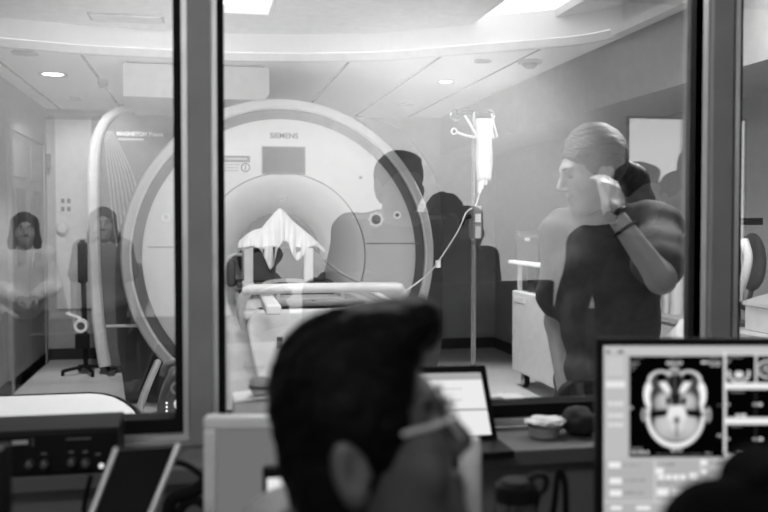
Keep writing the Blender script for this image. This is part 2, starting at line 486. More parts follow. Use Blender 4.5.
# ================================================================== SETTING
SX0, SX1, SY0, SY1 = -1.5, 3.07, 1.84, 9.25
CX0, CX1, CY0 = -3.2, 5.2, -3.5
ZC, ZK, ZB = 2.45, 2.645, 2.07
SILL = 0.946
struct('floor', box(bx((CX0, CY0, -.1), (CX1, 1.76, 0)), (CX0, 1.76, -.1), (CX1, 1.84, 0)), M_carpet)
struct('floor_scanner_room', bx((SX0 - .1, SY0, -.1), (SX1 + .1, SY1 + .1, 0)), M_floor)
struct('wall_left', bx((SX0 - .1, SY0, 0), (SX0, SY1 + .1, 2.8)), M_wallg)
struct('wall_right', bx((SX1, SY0, 0), (SX1 + .1, SY1 + .1, 2.8)), M_wallb)
struct('wall_back', bx((SX0, SY1, 0), (SX1, SY1 + .1, 2.8)), M_wallb)
struct('wall_control_back', bx((CX0, CY0 - .1, 0), (CX1, CY0, 3.2)), M_wallc)
struct('trim_9', bx((CX0, CY0, 0), (CX1, CY0 + .012, .625)), mat('dark_dado', .05, .7))
struct('trim_10', bx((CX0, CY0, .625), (CX1, CY0 + .03, .645)), M_white)
struct('wall_control_left', bx((CX0 - .1, CY0 - .1, 0), (CX0, 1.84, 3.2)), M_wallg)
struct('wall_control_right', bx((CX1, CY0 - .1, 0), (CX1 + .1, 1.84, 3.2)), M_wallg)
struct('ceiling_control', bx((CX0 - .1, CY0 - .1, 3.2), (CX1 + .1, 1.84, 3.3)), M_wallg)
WX = [(-.95, xg(188.5)), (xg(211.5), xg(711, 1.752)), (xg(732, 1.76), 2.5)]
WTOP = 2.25
bm = B()
box(bm, (CX0, 1.76, 0), (CX1, 1.84, SILL - .03)); box(bm, (CX0, 1.76, WTOP), (CX1, 1.84, 3.2))
box(bm, (CX0, 1.76, SILL - .03), (WX[0][0], 1.84, WTOP)); box(bm, (WX[2][1], 1.76, SILL - .03), (CX1, 1.84, WTOP))
struct('wall_front', bm, M_frame)
struct('trim_1', bx((xg(188.5, 1.735), 1.735, SILL - .03), (xg(211.5, 1.735), 1.84, WTOP)), M_frame, bevel=.002)
struct('trim_2', bx((xg(712, 1.735), 1.735, SILL - .03), (xg(732, 1.735), 1.84, WTOP)), M_frame, bevel=.002)
struct('trim_3', bx((WX[0][0], 1.735, SILL - .06), (WX[2][1], 1.76, SILL - .013)), M_frame, bevel=.002)
GLASS = glassmat('coated_window_glass', 0.135, 0.985)
gw = [(14 / 900 * 1.8, 9 / 900 * 1.8), (8 / 900 * 1.8, 17 / 900 * 2.0), (4 / 900 * 2, 10 / 900 * 2.0)]  # right of 1, left/right of 2, left of 3
for i, (x0, x1) in enumerate(WX):
    bw = .011
    L = [.02, 7 / 900 * 1.8, xg(741, 1.772) - x0 - bw][i]
    Rr = [8 / 900 * 1.75, x1 - bw - xg(689, 1.84), .02][i]
    bm = B()     # aluminium bead
    z0 = SILL - .013
    box(bm, (x0, 1.752, z0), (x0 + bw, 1.80, WTOP)); box(bm, (x1 - bw, 1.752, z0), (x1, 1.80, WTOP))
    box(bm, (x0 + bw, 1.752, z0), (x1 - bw, 1.80, z0 + bw)); box(bm, (x0 + bw, 1.752, WTOP - bw), (x1 - bw, 1.80, WTOP))
    w = struct('window_%d' % (i + 1), bm, M_alu)
    bm = B(); za = z0 + bw
    box(bm, (x0 + bw, 1.772, za), (x0 + bw + L, 1.84, WTOP - bw)); box(bm, (x1 - bw - Rr, 1.772, za), (x1 - bw, 1.84, WTOP - bw))
    box(bm, (x0 + bw + L, 1.772, za), (x1 - bw - Rr, 1.84, za + .026)); box(bm, (x0 + bw + L, 1.772, WTOP - .04), (x1 - bw - Rr, 1.84, WTOP - bw))
    struct('gasket', bm, M_rubber, w)
    struct('pane', bx((x0 + bw + L, 1.797, za + .026), (x1 - bw - Rr, 1.803, WTOP - .04)), GLASS, w)

# ---- scanner room ceiling with the curved raised bay
arc_px = [(-60, 43), (0, 48), (40, 51.5), (82, 55), (130, 57.5), (175, 59.5), (230, 62), (300, 62.6), (380, 61.3), (420, 58.5), (462, 55.2), (520, 51), (580, 45.5), (623, 38)]
arc = [onZ(px, py, ZC) for px, py in arc_px]
arc = [Vector((SX0, arc[0].y - .05, ZC))] + [p for p in arc if SX0 + .02 < p.x < 2.44] + [Vector((2.45, arc[-1].y - .03, ZC))]
arc = spline(arc, 5)
m_ceil = mat('ceiling_paint', 0.7, 0.8)
# tile joints of the lower ceiling as thin grooves (lines that run away from the window)
def ceil_mat():
    m = bpy.data.materials.new('ceiling_boards'); m.use_nodes = True; nt = m.node_tree; b = nt.nodes['Principled BSDF']
    tc = nt.nodes.new('ShaderNodeTexCoord'); sp = nt.nodes.new('ShaderNodeSeparateXYZ'); nt.links.new(tc.outputs['Object'], sp.inputs[0])
    last = None
    for (px, py) in ((0, 62), (82, 55.5), (345, 66), (433, 62), (525, 57)):
        x = onZ(px, py, ZC).x
        s = nt.nodes.new('ShaderNodeMath'); s.operation = 'SUBTRACT'; s.inputs[1].default_value = x; nt.links.new(sp.outputs[0], s.inputs[0])
        a = nt.nodes.new('ShaderNodeMath'); a.operation = 'ABSOLUTE'; nt.links.new(s.outputs[0], a.inputs[0])
        l = nt.nodes.new('ShaderNodeMath'); l.operation = 'LESS_THAN'; l.inputs[1].default_value = .011; nt.links.new(a.outputs[0], l.inputs[0])
        if last is None: last = l
        else:
            mx = nt.nodes.new('ShaderNodeMath'); mx.operation = 'MAXIMUM'; nt.links.new(last.outputs[0], mx.inputs[0]); nt.links.new(l.outputs[0], mx.inputs[1]); last = mx
    zl = nt.nodes.new('ShaderNodeMath'); zl.operation = 'LESS_THAN'; zl.inputs[1].default_value = ZC + .004; nt.links.new(sp.outputs[2], zl.inputs[0])
    mu = nt.nodes.new('ShaderNodeMath'); mu.operation = 'MULTIPLY'; nt.links.new(last.outputs[0], mu.inputs[0]); nt.links.new(zl.outputs[0], mu.inputs[1]); last = mu
    mix = nt.nodes.new('ShaderNodeMix'); mix.data_type = 'RGBA'
    mix.inputs[6].default_value = (.86, .86, .86, 1); mix.inputs[7].default_value = (.12, .12, .12, 1)
    nt.links.new(last.outputs[0], mix.inputs[0]); nt.links.new(mix.outputs[2], b.inputs['Base Color']); b.inputs['Roughness'].default_value = .8
    return m
poly = [p.copy() for p in arc] + [Vector((2.45, SY1, ZC)), Vector((SX0, SY1, ZC))]
struct('ceiling', prism(B(), poly, (0, 0, .35)), ceil_mat())
lip = [p.copy() for p in arc] + [p - Vector((0, .07, 0)) for p in reversed(arc)]
struct('trim_4', prism(B(), lip, (0, 0, .05)), m_ceil)
struct('trim_7', box(bx((2.37, SY0, ZC), (2.45, arc[-1].y, ZC + .05)), (2.448, SY0, ZC + .05), (2.452, arc[-1].y, ZK)), m_ceil)
tr = dict(x=[-.08, .423, 1.715, 2.205], y0=4.45, y1=5.72)
xs = [SX0, -.08, .423, 1.715, 2.205, 2.45]; ys = [SY0, 4.45, 5.72, 6.35]
bm = B()
for i in range(5):
    for j in range(3):
        if j == 1 and i in (1, 3): continue
        box(bm, (xs[i], ys[j], ZK), (xs[i + 1], ys[j + 1], ZK + .12))
struct('ceiling_bay', bm, m_ceil)
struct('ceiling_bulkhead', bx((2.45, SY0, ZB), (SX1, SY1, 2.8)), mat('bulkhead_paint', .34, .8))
struct('ceiling_roof_slab', bx((SX0 - .1, SY0, 2.8), (SX1 + .1, SY1 + .1, 2.9)), m_ceil)
M_tube = emis('light_diffuser', 1.0, 1.7)
for k, (x0, x1) in enumerate(((-.08, .423), (1.715, 2.205))):
    t = thing('ceiling_light', ['recessed square ceiling light above the scanner, beside the middle mullion', 'recessed ceiling light at the upper right, over the drip stand'][k], 'ceiling light', ((x0 + x1) / 2, 5.1, ZK), 'ceiling lights of the scanner room')
    bm = B(); g = .004
    for lo, hi in (((x0 + g, 4.45 + g, ZK), (x0 + .02, 5.72 - g, ZK + .075)), ((x1 - .02, 4.45 + g, ZK), (x1 - g, 5.72 - g, ZK + .075)), ((x0 + .02, 4.45 + g, ZK), (x1 - .02, 4.47, ZK + .075)), ((x0 + .02, 5.70, ZK), (x1 - .02, 5.72 - g, ZK + .075))): box(bm, lo, hi)
    obj('frame', bm, M_white, t)
    obj('diffuser', bx((x0 + .02, 4.47, ZK + .05), (x1 - .02, 5.70, ZK + .06)), M_tube, t)
tag(obj('cove_light_strip', tube(B(), [p + Vector((0, -.035, .056)) for p in arc[1:-1]], .006, 6), emis('cove_led', 1.0, .9)), 'thin curved line of cove light along the ceiling edge', 'light strip')

# baseboards
struct('baseboard_back', bx((SX0, SY1 - .02, 0), (SX1, SY1, .11)), M_base)
struct('baseboard_left', bx((SX0, SY0, 0), (SX0 + .02, SY1 - .02, .11)), M_base)
struct('baseboard_right', bx((SX1 - .02, SY0, 0), (SX1, SY1 - .02, .11)), M_base)
# double door in the left wall
d0 = onX(10, 300, SX0).y; d1 = onX(43, 300, SX0).y; dz = onX(10, 130, SX0).z
M_door = mat('grey_door_paint', .17, .5)
bm = B(); fx = SX0 + .03
box(bm, (SX0, d0 - .07, 0), (fx, d0, dz + .07)); box(bm, (SX0, d1, 0), (fx, d1 + .07, dz + .07)); box(bm, (SX0, d0, dz), (fx, d1, dz + .07))
door = struct('door_1', bm, M_wallg)
dm = (d0 + d1) / 2
for a, b in ((d0 + .01, dm - .006), (dm + .006, d1 - .01)):
    lf = struct('door_leaf', bx((SX0, a, .01), (SX0 + .02, b, dz - .01)), M_door, door)
    struct('window_panel', bx((SX0 + .021, a + .18, 1.0), (SX0 + .026, b - .18, dz - .45)), M_dgrey, lf)
    struct('transom_panel', bx((SX0 + .021, a + .06, dz - .36), (SX0 + .026, b - .06, dz - .06)), M_mgrey, lf)
struct('handle', cyl(B(), (SX0 + .05, dm - .06, .95), (SX0 + .05, dm - .06, 1.15), .012), M_steel, door)
tag(obj('wall_box', bx((SX0, d1 + .09, 1.86), (SX0 + .06, d1 + .15, 2.0)), M_dgrey), 'small dark box on the wall beside the double door', 'box')

# ledge and desk in the control room
struct('trim_5', bx((CX0, 1.58, .895), (CX1, 1.76, .925)), mat('ledge_grey', .10, .5), bevel=.004)
M_under = mat('grey_wall_panel', .13, .6)
struct('trim_6', bx((CX0, 1.605, 0), (CX1, 1.76, .895)), M_under)
dk = thing('desk', 'long grey control desk below the window ledge', 'desk', (.4, 1.3, 0))
obj('worktop', bx((-1.2, 1.13, .70), (2.0, 1.60, .735)), M_desk, dk, bevel=.004)
for x in (-1.1, .55, 1.9): obj('leg', bx((x - .03, 1.2, 0), (x + .03, 1.58, .70)), M_mgrey, dk)
DZ = .735; LZ = .925

# ================================================================== THE SCANNER
GYF = 6.22
GC = onY(283, 256, GYF); PX = (GC - CAM).dot(FW) / F         # metres per pixel at the gantry face
gx, gz = GC.x, GC.z
M_cover = mat('scanner_white_cover', 0.62, 0.35, var=.02)
M_casing = mat('scanner_casing', 0.62, 0.6, var=.02)
M_ring = mat('scanner_dark_ring', 0.10, 0.4)
M_rear = mat('scanner_rear_grey', 0.05, 0.5)
g = thing('mri_scanner', 'large round white scanner with open bore facing the window', 'scanner', (gx, GYF + .7, 0))
RO = 158 * PX; R1 = 146.5 * PX; R2 = 136.5 * PX; R3 = 82 * PX; RB = .30
bm = lathe(B(), [(R1, .05), (R1, .0), (R1 + .012, -.012), (RO - .05, .01), (RO - .015, .035), (RO, .08), (RO, .50), (RO - .10, .62), (R1, .62)], (gx, GYF, gz), n=128, closed=True)
bmesh.ops.bisect_plane(bm, geom=bm.verts[:] + bm.edges[:] + bm.faces[:], plane_co=(0, 0, .01), plane_no=(0, 0, -1), clear_outer=True)
obj('outer_casing', bm, M_casing, g, smooth=True)
obj('trim_ring', lathe(B(), [(R1 - .001, .03), (R2 + .001, .03), (R2 + .001, .08), (R1 - .001, .08)], (gx, GYF, gz), n=128, closed=True), M_ring, g, smooth=True)
obj('front_cover', lathe(B(), [(R2, .05), (R2, .012), (R2 - .02, -.002), (R3 + .25, -.03), (R3 + .02, -.04), (R3 + .006, -.038), (R3 + .006, .05)], (gx, GYF, gz), n=128, closed=True), M_cover, g, smooth=True)
fn = [(R3, -.036), (R3 - .02, -.034), (R3 - .06, -.015), (R3 - .14, .06), (RB + .05, .16), (RB + .01, .26), (RB, .34)]
obj('bore_funnel', lathe(B(), fn + [(RB + .02, .34), (R3, .0)], (gx, GYF, gz), n=96, closed=True), M_cover, g, smooth=True)
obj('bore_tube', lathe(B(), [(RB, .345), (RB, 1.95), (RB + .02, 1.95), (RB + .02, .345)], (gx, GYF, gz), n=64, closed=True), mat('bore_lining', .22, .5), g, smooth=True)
rc = spline([onY(px, py, GYF + .64) for px, py in ((118, 350), (115, 290), (118, 238), (129, 207), (146, 176), (163, 154), (190, 134), (230, 122), (300, 118.5), (364, 118.5), (378, 119.5), (396, 127), (411, 140), (425, 158), (436, 180), (441, 205), (443, 260), (441, 350))], 4)
rc = [(p.x, p.z) for p in rc]; rc = [(rc[0][0] + .05, .01)] + rc + [(rc[-1][0] - .05, .01)]
bm = B(); A = [Vector((a, GYF + .64, b)) for a, b in rc]
prism(bm, A, (0, 1.15, 0)); bmesh.ops.bevel(bm, geom=[e for e in bm.edges if abs(e.verts[0].co.y - e.verts[1].co.y) < 1e-5], offset=.03, segments=2, affect='EDGES')
obj('rear_cover', bm, M_rear, g, smooth=True)
obj('plinth', bx((gx - .75, GYF + .12, 0), (gx + .75, GYF + .9, .22)), M_mgrey, g, bevel=.03)
# display, lettering and controls on the front cover
def fpt(px, py, dy=0): return onY(px, py, GYF - .02 + dy)
def front_y(x, z):
    r = math.hypot(x - gx, z - gz); pr = [(R3 + .02, -.04), (R3 + .25, -.03), (R2 - .02, -.002)]
    return GYF + float(np.interp(r, [p[0] for p in pr], [p[1] for p in pr]))
def on_front(px, py, lift=.002):
    p = onY(px, py, GYF - .02); y = front_y(p.x, p.z) - lift; return onY(px, py, y)
a = on_front(263, 173); b = on_front(304, 148)
ya = min(a.y, b.y)
scr = obj('display_bezel', bx((a.x - .008, ya - .006, a.z - .008), (b.x + .008, ya + .05, b.z + .008)), M_mgrey, g, bevel=.003)
obj('display', bx((a.x, ya - .008, a.z), (b.x, ya - .003, b.z)), mat('display_glass', .03, .5, spec=.1), scr)
p = on_front(284, 136); text_mesh('SIEMENS', .052, .002, FRONT(p), 'lettering', M_dgrey, g, bold=.0006)
p = onY(283, 199, GYF - .03); text_mesh('MRC', .03, .002, FRONT(Vector((p.x, GYF - .041, p.z))), 'lettering', M_mgrey, g, bold=.002)
a = on_front(222, 162); b = on_front(250, 156); yy = min(a.y, b.y)
lb = obj('warning_plate', bx((a.x - .05, yy - .003, a.z), (b.x, yy + .03, b.z)), M_mgrey, g)
obj('plate_text', bx((a.x - .03, yy - .0045, (a.z + b.z) / 2 - .006), (b.x - .02, yy - .002, (a.z + b.z) / 2 + .008)), M_lgrey, lb)
for yy_ in (164.5, 167.5, 170.5):
    a = on_front(222, yy_); b = on_front(238 if yy_ > 165 else 240, yy_)
    obj('small_print', bx((a.x - .03, a.y - .003, a.z - .005), (b.x, a.y + .03, a.z + .005)), M_lgrey, g)
c = on_front(245.5, 167.5)
r_ = 4.6 * PX
em = obj('round_sticker', lathe(B(), [(r_, -.004), (r_ * .72, -.004), (r_ * .72, .03), (r_, .03)], c, n=32, closed=True), M_mgrey, g)
obj('sticker_bar', bx((c.x - .004, c.y - .004, c.z - .018), (c.x + .004, c.y + .03, c.z + .018)), M_mgrey, em)
def knob_(px, py, rp):
    c = on_front(px, py); q = rp * PX
    k = obj('control_knob', lathe(B(), [(0, -.02), (q * .62, -.02), (q * .66, -.012), (q * .66, .03), (0, .03)], c, n=32), M_mgrey, g, smooth=True)
    bm = lathe(B(), [(q * .7, -.012), (q * .95, -.012), (q, -.004), (q, .03), (q * .7, .03)], c, n=32, closed=True)
    for i in range(8):
        t = i * PI / 4; sph(bm, c + Vector((math.cos(t) * q, -.004, math.sin(t) * q)), q * .16, 8)
    obj('light_ring', bm, emis('button_glow', 1.0, .75), k, smooth=True)
knob_(376, 219.5, 7.2)
c = on_front(397, 215); q = 4 * PX
k = obj('control_button', lathe(B(), [(q * .55, -.008), (q, -.008), (q, .03), (q * .55, .03)], c, n=24, closed=True), emis('button_glow', 1, .75), g)
obj('button_cap', lathe(B(), [(0, -.012), (q * .5, -.012), (q * .5, .03), (0, .03)], c, n=24), M_mgrey, k)
c = on_front(362, 177.5); obj('lamp_dot', cyl(B(), c + Vector((-.01, -.004, 0)), c + Vector((-.01, .03, 0)), .012), M_mgrey, g)
for (x0_, x1_, yy_) in ((366, 419, 243.5), (148, 176, 247)):
    a = on_front(x0_, yy_, 0); b = on_front(x1_, yy_, 0)
    bm = B(); N = 8
    tube(bm, [on_front(x0_ + (x1_ - x0_) * t, yy_, .0005) for t in np.linspace(0, 1, N)], .0035, 6)
    obj('seam', bm, M_mgrey, g)
c = on_front(166, 217.5); q = 4.6 * PX
k = obj('control_button', lathe(B(), [(q * .5, -.01), (q, -.01), (q, .03), (q * .5, .03)], c, n=24, closed=True), M_white, g)
a = onY(106, 326, GYF + .3); b = onY(148, 325.5, GYF + .3)
obj('streak_bar', cyl(B(), a, b, .011), M_white, g)  # white bar stands in for a reflected streak of light

# boxed duct above the scanner
a = onY(123, 66.5, 6.42); b = onY(269, 66.5, 6.42)
qd = thing('ceiling_duct', 'boxed white duct hanging from the ceiling above the scanner', 'duct', ((a.x + b.x) / 2, 7.1, ZC))
bm = B(); prism(bm, [Vector((a.x, 6.9, 2.21)), Vector((a.x, 6.9, ZC - .012)), Vector((b.x, 6.9, ZC - .012)), Vector((b.x, 6.9, 2.25)), Vector((b.x - .04, 6.9, 2.21))], (0, 1.1, 0))
bmesh.ops.translate(bm, verts=bm.verts, vec=(0, -.48, 0)); obj('casing', bm, M_lgrey, qd)
obj('shadow_gap', bx((a.x + .02, 6.44, ZC - .012), (b.x - .03, 7.5, ZC)), M_dgrey, qd)

# ---- patient table
tz = .93
tb = thing('patient_table', 'white patient table on a broad pedestal running into the scanner bore', 'table', (gx + .03, 5.3, 0))
tx = gx + .02
a = onY(247, 298, 4.62); b = onY(402, 298, 4.62); tl, trr = a.x, b.x
bm = B(); yE = 4.62
prof = [(tl + .05, .90), (tl + .015, .87), (tl, .82), (tl + .035, .62), (tl + .085, .44), (tl + .13, .25), (tl + .15, .0), (trr - .15, 0), (trr - .13, .25), (trr - .085, .44), (trr - .035, .62), (trr, .82), (trr - .015, .87), (trr - .05, .90)]
prism(bm, [Vector((x, yE, z)) for x, z in prof], (0, .16, 0)); obj('end_panel', bm, M_white, tb, bevel=.015)
obj('pedestal', bx((tl - .10, yE + .165, 0), (trr - .08, 6.1, .80)), M_panel, tb, bevel=.04)
obj('tabletop', bx((tl - .02, yE + .02, .845), (trr - .06, 6.14, .90)), M_white, tb, bevel=.02)
obj('mattress', bx((tl + .10, yE + .06, .905), (tl + .62, 6.1, .935)), mat('grey_vinyl', .42, .5), tb, bevel=.012)
obj('seam_line', bx((tl + .345, yE + .07, .936), (tl + .355, 5.4, .938)), M_dgrey, tb)
for (p0, p1) in (((246, 283), (252, 296)), ((264, 297), (279, 322))):
    A0 = onZ(*p0, .945); A1 = onZ(*p1, .945)
    d = (A1 - A0); d.z = 0; L = d.length; d.normalize(); n = Vector((-d.y, d.x, 0))
    Mx = Matrix(((d.x, n.x, 0, (A0.x + A1.x) / 2), (d.y, n.y, 0, (A0.y + A1.y) / 2), (0, 0, 1, .955), (0, 0, 0, 1)))
    obj('side_pad', bx((-min(L, .5) / 2, -.035, -.02), (min(L, .5) / 2, .035, .025), Mx), M_sheet, tb, bevel=.01)
zr = onY(320, 288, 4.6).z
H_ = [Vector((tl - .0, 4.74, zr - .22)), Vector((tl - .03, 4.66, zr - .10)), Vector((tl + .0, 4.6, zr - .02)), Vector((tl + .07, 4.58, zr)), Vector((trr - .10, 4.58, zr)), Vector((trr - .02, 4.6, zr - .015)), Vector((trr + .005, 4.66, zr - .07)), Vector((trr - .06, 4.80, zr - .15))]
obj('handrail', tube(B(), H_, .026, 14, sm=8), M_white, tb, smooth=True)
obj('handrail', tube(B(), [Vector((trr - .28, 5.0, zr - .02)), Vector((trr - .15, 4.85, zr - .03)), Vector((trr - .03, 4.70, zr - .10))], .016, 10, sm=6), M_white, tb, smooth=True)
obj('control_key', bx((tl + .15, yE - .004, .70), (tl + .18, yE + .01, .76)), M_dgrey, tb)
box_a = onZ(283, 299, .94)
hr = thing('head_cradle', 'white open box with dark inside lying on the table end before the coil', 'cradle', (box_a.x, box_a.y, .936))
cx_, cy_ = tl + .36, 4.86
bm = B()
for lo, hi in (((cx_ - .2, cy_ - .12, .9365), (cx_ + .16, cy_ + .12, .95)), ((cx_ - .2, cy_ + .10, .95), (cx_ + .16, cy_ + .12, 1.0)), ((cx_ + .14, cy_ - .12, .95), (cx_ + .16, cy_ + .10, 1.0)), ((cx_ - .2, cy_ - .12, .95), (cx_ - .18, cy_ + .10, 1.0))): box(bm, lo, hi)
obj('tray', bm, M_lgrey, hr)
obj('lining', bx((cx_ - .17, cy_ + .085, .951), (cx_ + .135, cy_ + .098, .985)), M_dgrey, hr)

# ---- receiver coil with straps and the linen on it
yc = 5.86; cxx = onY(284, 265, yc).x; hw = 40 * PX * .93
z0c = .936; z1c = onY(284, 251, yc).z
co = thing('receiver_coil', 'grey padded coil with two pale straps lying at the bore mouth', 'coil', (cxx, yc, z0c))
def arch(hw, zt, zb, y0, d, n=24, th=.05):
    out = [Vector((cxx + hw * math.cos(t), y0, zb + (zt - zb) * abs(math.sin(t)) ** .6)) for t in np.linspace(0, PI, n)]
    inn = [Vector((cxx + (hw - th) * math.cos(t), y0, zb + (zt - zb - th * .7) * abs(math.sin(t)) ** .6)) for t in np.linspace(PI, 0, n)]
    return prism(B(), out + inn, (0, d, 0))
bm = B(); prism(bm, [Vector((cxx + hw * math.cos(t), yc - .12, z0c + .035 + (z1c - z0c) * max(0, math.sin(t)) ** .45)) for t in np.linspace(0, PI, 28)], (0, .34, 0))
obj('shell', bm, mat('coil_grey', .05, .5), co, bevel=.012)
obj('cushion', arch(hw * .62, z0c + .055, z0c, yc - .17, .30, th=.03), M_lgrey, co)
obj('base_plate', bx((cxx - hw - .05, yc - .16, z0c), (cxx + hw + .05, yc + .2, z0c + .035)), M_dgrey, co, bevel=.008)
for px in (248.5, 308.5):
    x = onY(px, 265, yc - .13).x
    zt = onY(px, 248, yc - .13).z
    obj('strap', bx((x - .03, yc - .145, z0c + .035), (x + .03, yc + .18, zt)), M_panel, co, bevel=.008)
obj('side_wing', bx((cxx - hw - .11, yc - .06, z0c), (cxx - hw - .055, yc + .15, z0c + .17)), M_dgrey, co, bevel=.02)
# linen
top_px = [(238, 243), (246, 235), (254, 230), (262, 228), (268, 220), (274, 213), (280, 207.5), (286, 213), (292, 220), (299, 226), (306, 232), (313, 238), (320, 245), (325, 250)]
hem_px = [(239, 248), (246, 247), (254, 246), (260, 249), (265, 259), (270, 271), (274, 266), (277, 250), (283, 241), (289, 243), (291, 252), (297, 262), (303, 256), (308, 247), (316, 245), (324, 252)]
def interp(tab, x): return float(np.interp(x, [t[0] for t in tab], [t[1] for t in tab]))
bm = B(); NU, NV = 70, 26; grid = []
for j in range(NV + 1):
    row = []; v = j / NV
    for i in range(NU + 1):
        px = 238.5 + (325 - 238.5) * i / NU
        yt = interp(top_px, px); yh = max(interp(hem_px, px), yt + 2)
        fold = math.sin(px * .55 + v * 2.0) * .035 * v + math.sin(px * 1.15 + 1) * .02 * v
        if v <= .62:
            t = v / .62; py = yt + (yh - yt) * t; y = yc - .02 - .13 * t ** .7 + fold * 1.2
            p = onY(px, py, y)
        else:
            t = (v - .62) / .38
            p0 = onY(px, yt, yc - .02); p = p0 + Vector((0, .26 * t, -(p0.z - (z1c + .02)) * t * .9))
        row.append(bm.verts.new(p))
    grid.append(row)
order = list(range(int(NV * .62) + 1))[::-1] + list(range(int(NV * .62) + 1, NV + 1))
rows = [grid[j] for j in order]
for j in range(len(rows) - 1):
    for i in range(NU): bm.faces.new((rows[j][i], rows[j][i + 1], rows[j + 1][i + 1], rows[j + 1][i]))
tag(obj('draped_sheet', bm, M_sheet, smooth=True, angle=0, solid=.008, subsurf=1), 'crumpled white linen peaked like a tent over the coil at the bore', 'sheet')
pcl = thing('patient_pillow', 'dark rounded cushion inside the bore behind the white linen', 'cushion', (cxx + .06, 6.45, z0c))
bm = B(); sph(bm, (cxx + .03, 6.42, z0c + .16), (.25, .28, .15), 24); obj('pad', bm, M_midc, pcl, smooth=True, angle=0)

# ================================================================== THINGS IN THE SCANNER ROOM
# wall graphic and white board on the back wall
yw = SY1 - .03
a = onY(57, 309, yw); b = onY(91, 118.5, yw)
wb = thing('wall_board', 'tall white board on the far wall left of the scanner picture', 'board', ((a.x + b.x) / 2, yw, a.z))
obj('panel', bx((a.x, yw, a.z), (b.x, SY1, b.z)), M_white, wb)
obj('edge_strip', bx((a.x - .02, yw - .005, b.z), (b.x, SY1, b.z + .02)), M_dgrey, wb)
p = onY(66, 205, yw)
sg = thing('safety_sign', 'small white sign with four dark pictograms on the white board', 'sign', (p.x, yw - .01, p.z))
obj('plate', bx((p.x - .06, yw - .012, p.z - .09), (p.x + .06, yw - .004, p.z + .09)), M_white, sg)
for i in (-1, 1):
    for j in (-1, 1): obj('pictogram', bx((p.x + i * .028 - .016, yw - .015, p.z + j * .04 - .022), (p.x + i * .028 + .016, yw - .011, p.z + j * .04 + .022)), M_dgrey, sg)
p = onY(63, 228, yw)
tag(obj('wall_dispenser', lathe(B(), [(0, -.07), (.04, -.07), (.06, -.05), (.06, .0), (0, .0)], (p.x, yw, p.z), n=28), M_white, smooth=True), 'small round white dispenser on the white board', 'dispenser')
yw = 8.28
a = onY(97, 350, yw); b = onY(186, 109, yw)
ban = thing('display_board', 'tall grey board with a pale arched edge and fine fanned lines behind the scanner', 'board', ((a.x + b.x) / 2, yw, 0))
ol = [(104, 366), (101, 340), (98, 300), (96, 240), (96, 180), (97, 150), (101, 132), (109, 118), (121, 110.5), (140, 108.5), (186, 108.5), (192, 366)]
obj('picture_panel', prism(B(), [onY(px, py, yw) for px, py in ol], (0, .04, 0)), mat('picture_grey', .115, .5), ban)
arcp = [(105, 366), (101, 340), (97, 300), (94, 240), (93.5, 180), (95, 150), (100, 131), (109, 117), (122, 110), (140, 108.6), (186, 108.6)]
obj('pale_arch', tube(B(), [onY(px, py, yw - .012) for px, py in arcp], lambda t: .055 - .030 * max(0, (t - .45) / .55), 10, sm=6), M_panel, ban, smooth=True)
for k in range(8):
    s0 = 104 + k * 1.2; s1 = 110 + k * 3.2; e = 119 + k * 1.0
    obj('fan_line', tube(B(), [onY(s0, 131, yw - .004), onY((s0 + s1) / 2 + 2 + k * 1.4, 180, yw - .004), onY(s1 + 5 + k * .6, 235, yw - .004), onY(e + 6, 290, yw - .004), onY(e, 345, yw - .004)], .0036, 5, sm=5), M_lgrey, ban)
p0 = onY(140, 134.2, yw); text_mesh('MAGNETOM Prisma', .046, .002, FRONT(Vector((p0.x, yw - .004, p0.z))), 'lettering', M_white, ban, bold=.003)
p0 = onY(132, 139.3, yw); obj('small_print', bx((p0.x - .12, yw - .004, p0.z - .009), (p0.x + .10, yw, p0.z + .009)), M_lgrey, ban)
for px in (112, 180): p0 = onY(px, 360, yw); obj('foot', bx((p0.x - .03, yw - .12, 0), (p0.x + .03, yw + .16, .03)), M_dgrey, ban)
a = onY(55, 118, SY1 - .02); b = onY(190, 118, SY1 - .02)
struct('trim_8', bx((SX0, SY1 - .03, a.z - .01), (b.x, SY1, a.z + .025)), M_base)
p0 = onY(158, 123, SY1 - .03); p1 = onY(182, 123.5, SY1 - .03)

# black stand before the picture
p = onZ(86, 374, 0); bx0, by0 = p.x, p.y
st = thing('equipment_stand', 'thin black wheeled stand with round gauge beside the wall picture', 'stand', (bx0, by0, 0))
ptop = onY(82, 240, by0)
obj('pole', cyl(B(), (bx0, by0, .06), (bx0 - .02, by0, ptop.z), .022), M_black, st)
for k in range(4):
    t = k * PI / 2 + .4; e = Vector((bx0 + .2 * math.cos(t), by0 + .2 * math.sin(t), .045))
    lg = obj('foot', tube(B(), [(bx0, by0, .07), e], .016, 8), M_black, st)
    obj('caster', cyl(B(), e + Vector((-.012, 0, -.018)), e + Vector((.012, 0, -.018)), .027, n=16), M_rubber, lg)
c = onY(81, 326, by0 - .06)
gg = obj('gauge', lathe(B(), [(.035, -.02), (.058, -.02), (.062, .0), (.062, .05), (.035, .05)], c, n=28, closed=True), M_white, st, smooth=True)
obj('dial', lathe(B(), [(0, -.01), (.035, -.01), (.035, .05), (0, .05)], c, n=28), M_dgrey, gg)
bm = B(); box(bm, c + Vector((-.05, -.02, -.20)), c + Vector((.07, .05, -.07))); obj('battery_box', bm, M_black, st, bevel=.01)
obj('side_arm', cyl(B(), onY(66, 313.5, by0 - .04), onY(81, 318.5, by0 - .02), .014), M_white, st)
obj('monitor_head', bx((bx0 - .06, by0 - .03, ptop.z - .38), (bx0 + .02, by0 + .05, ptop.z - .02)), M_black, st, bevel=.015)

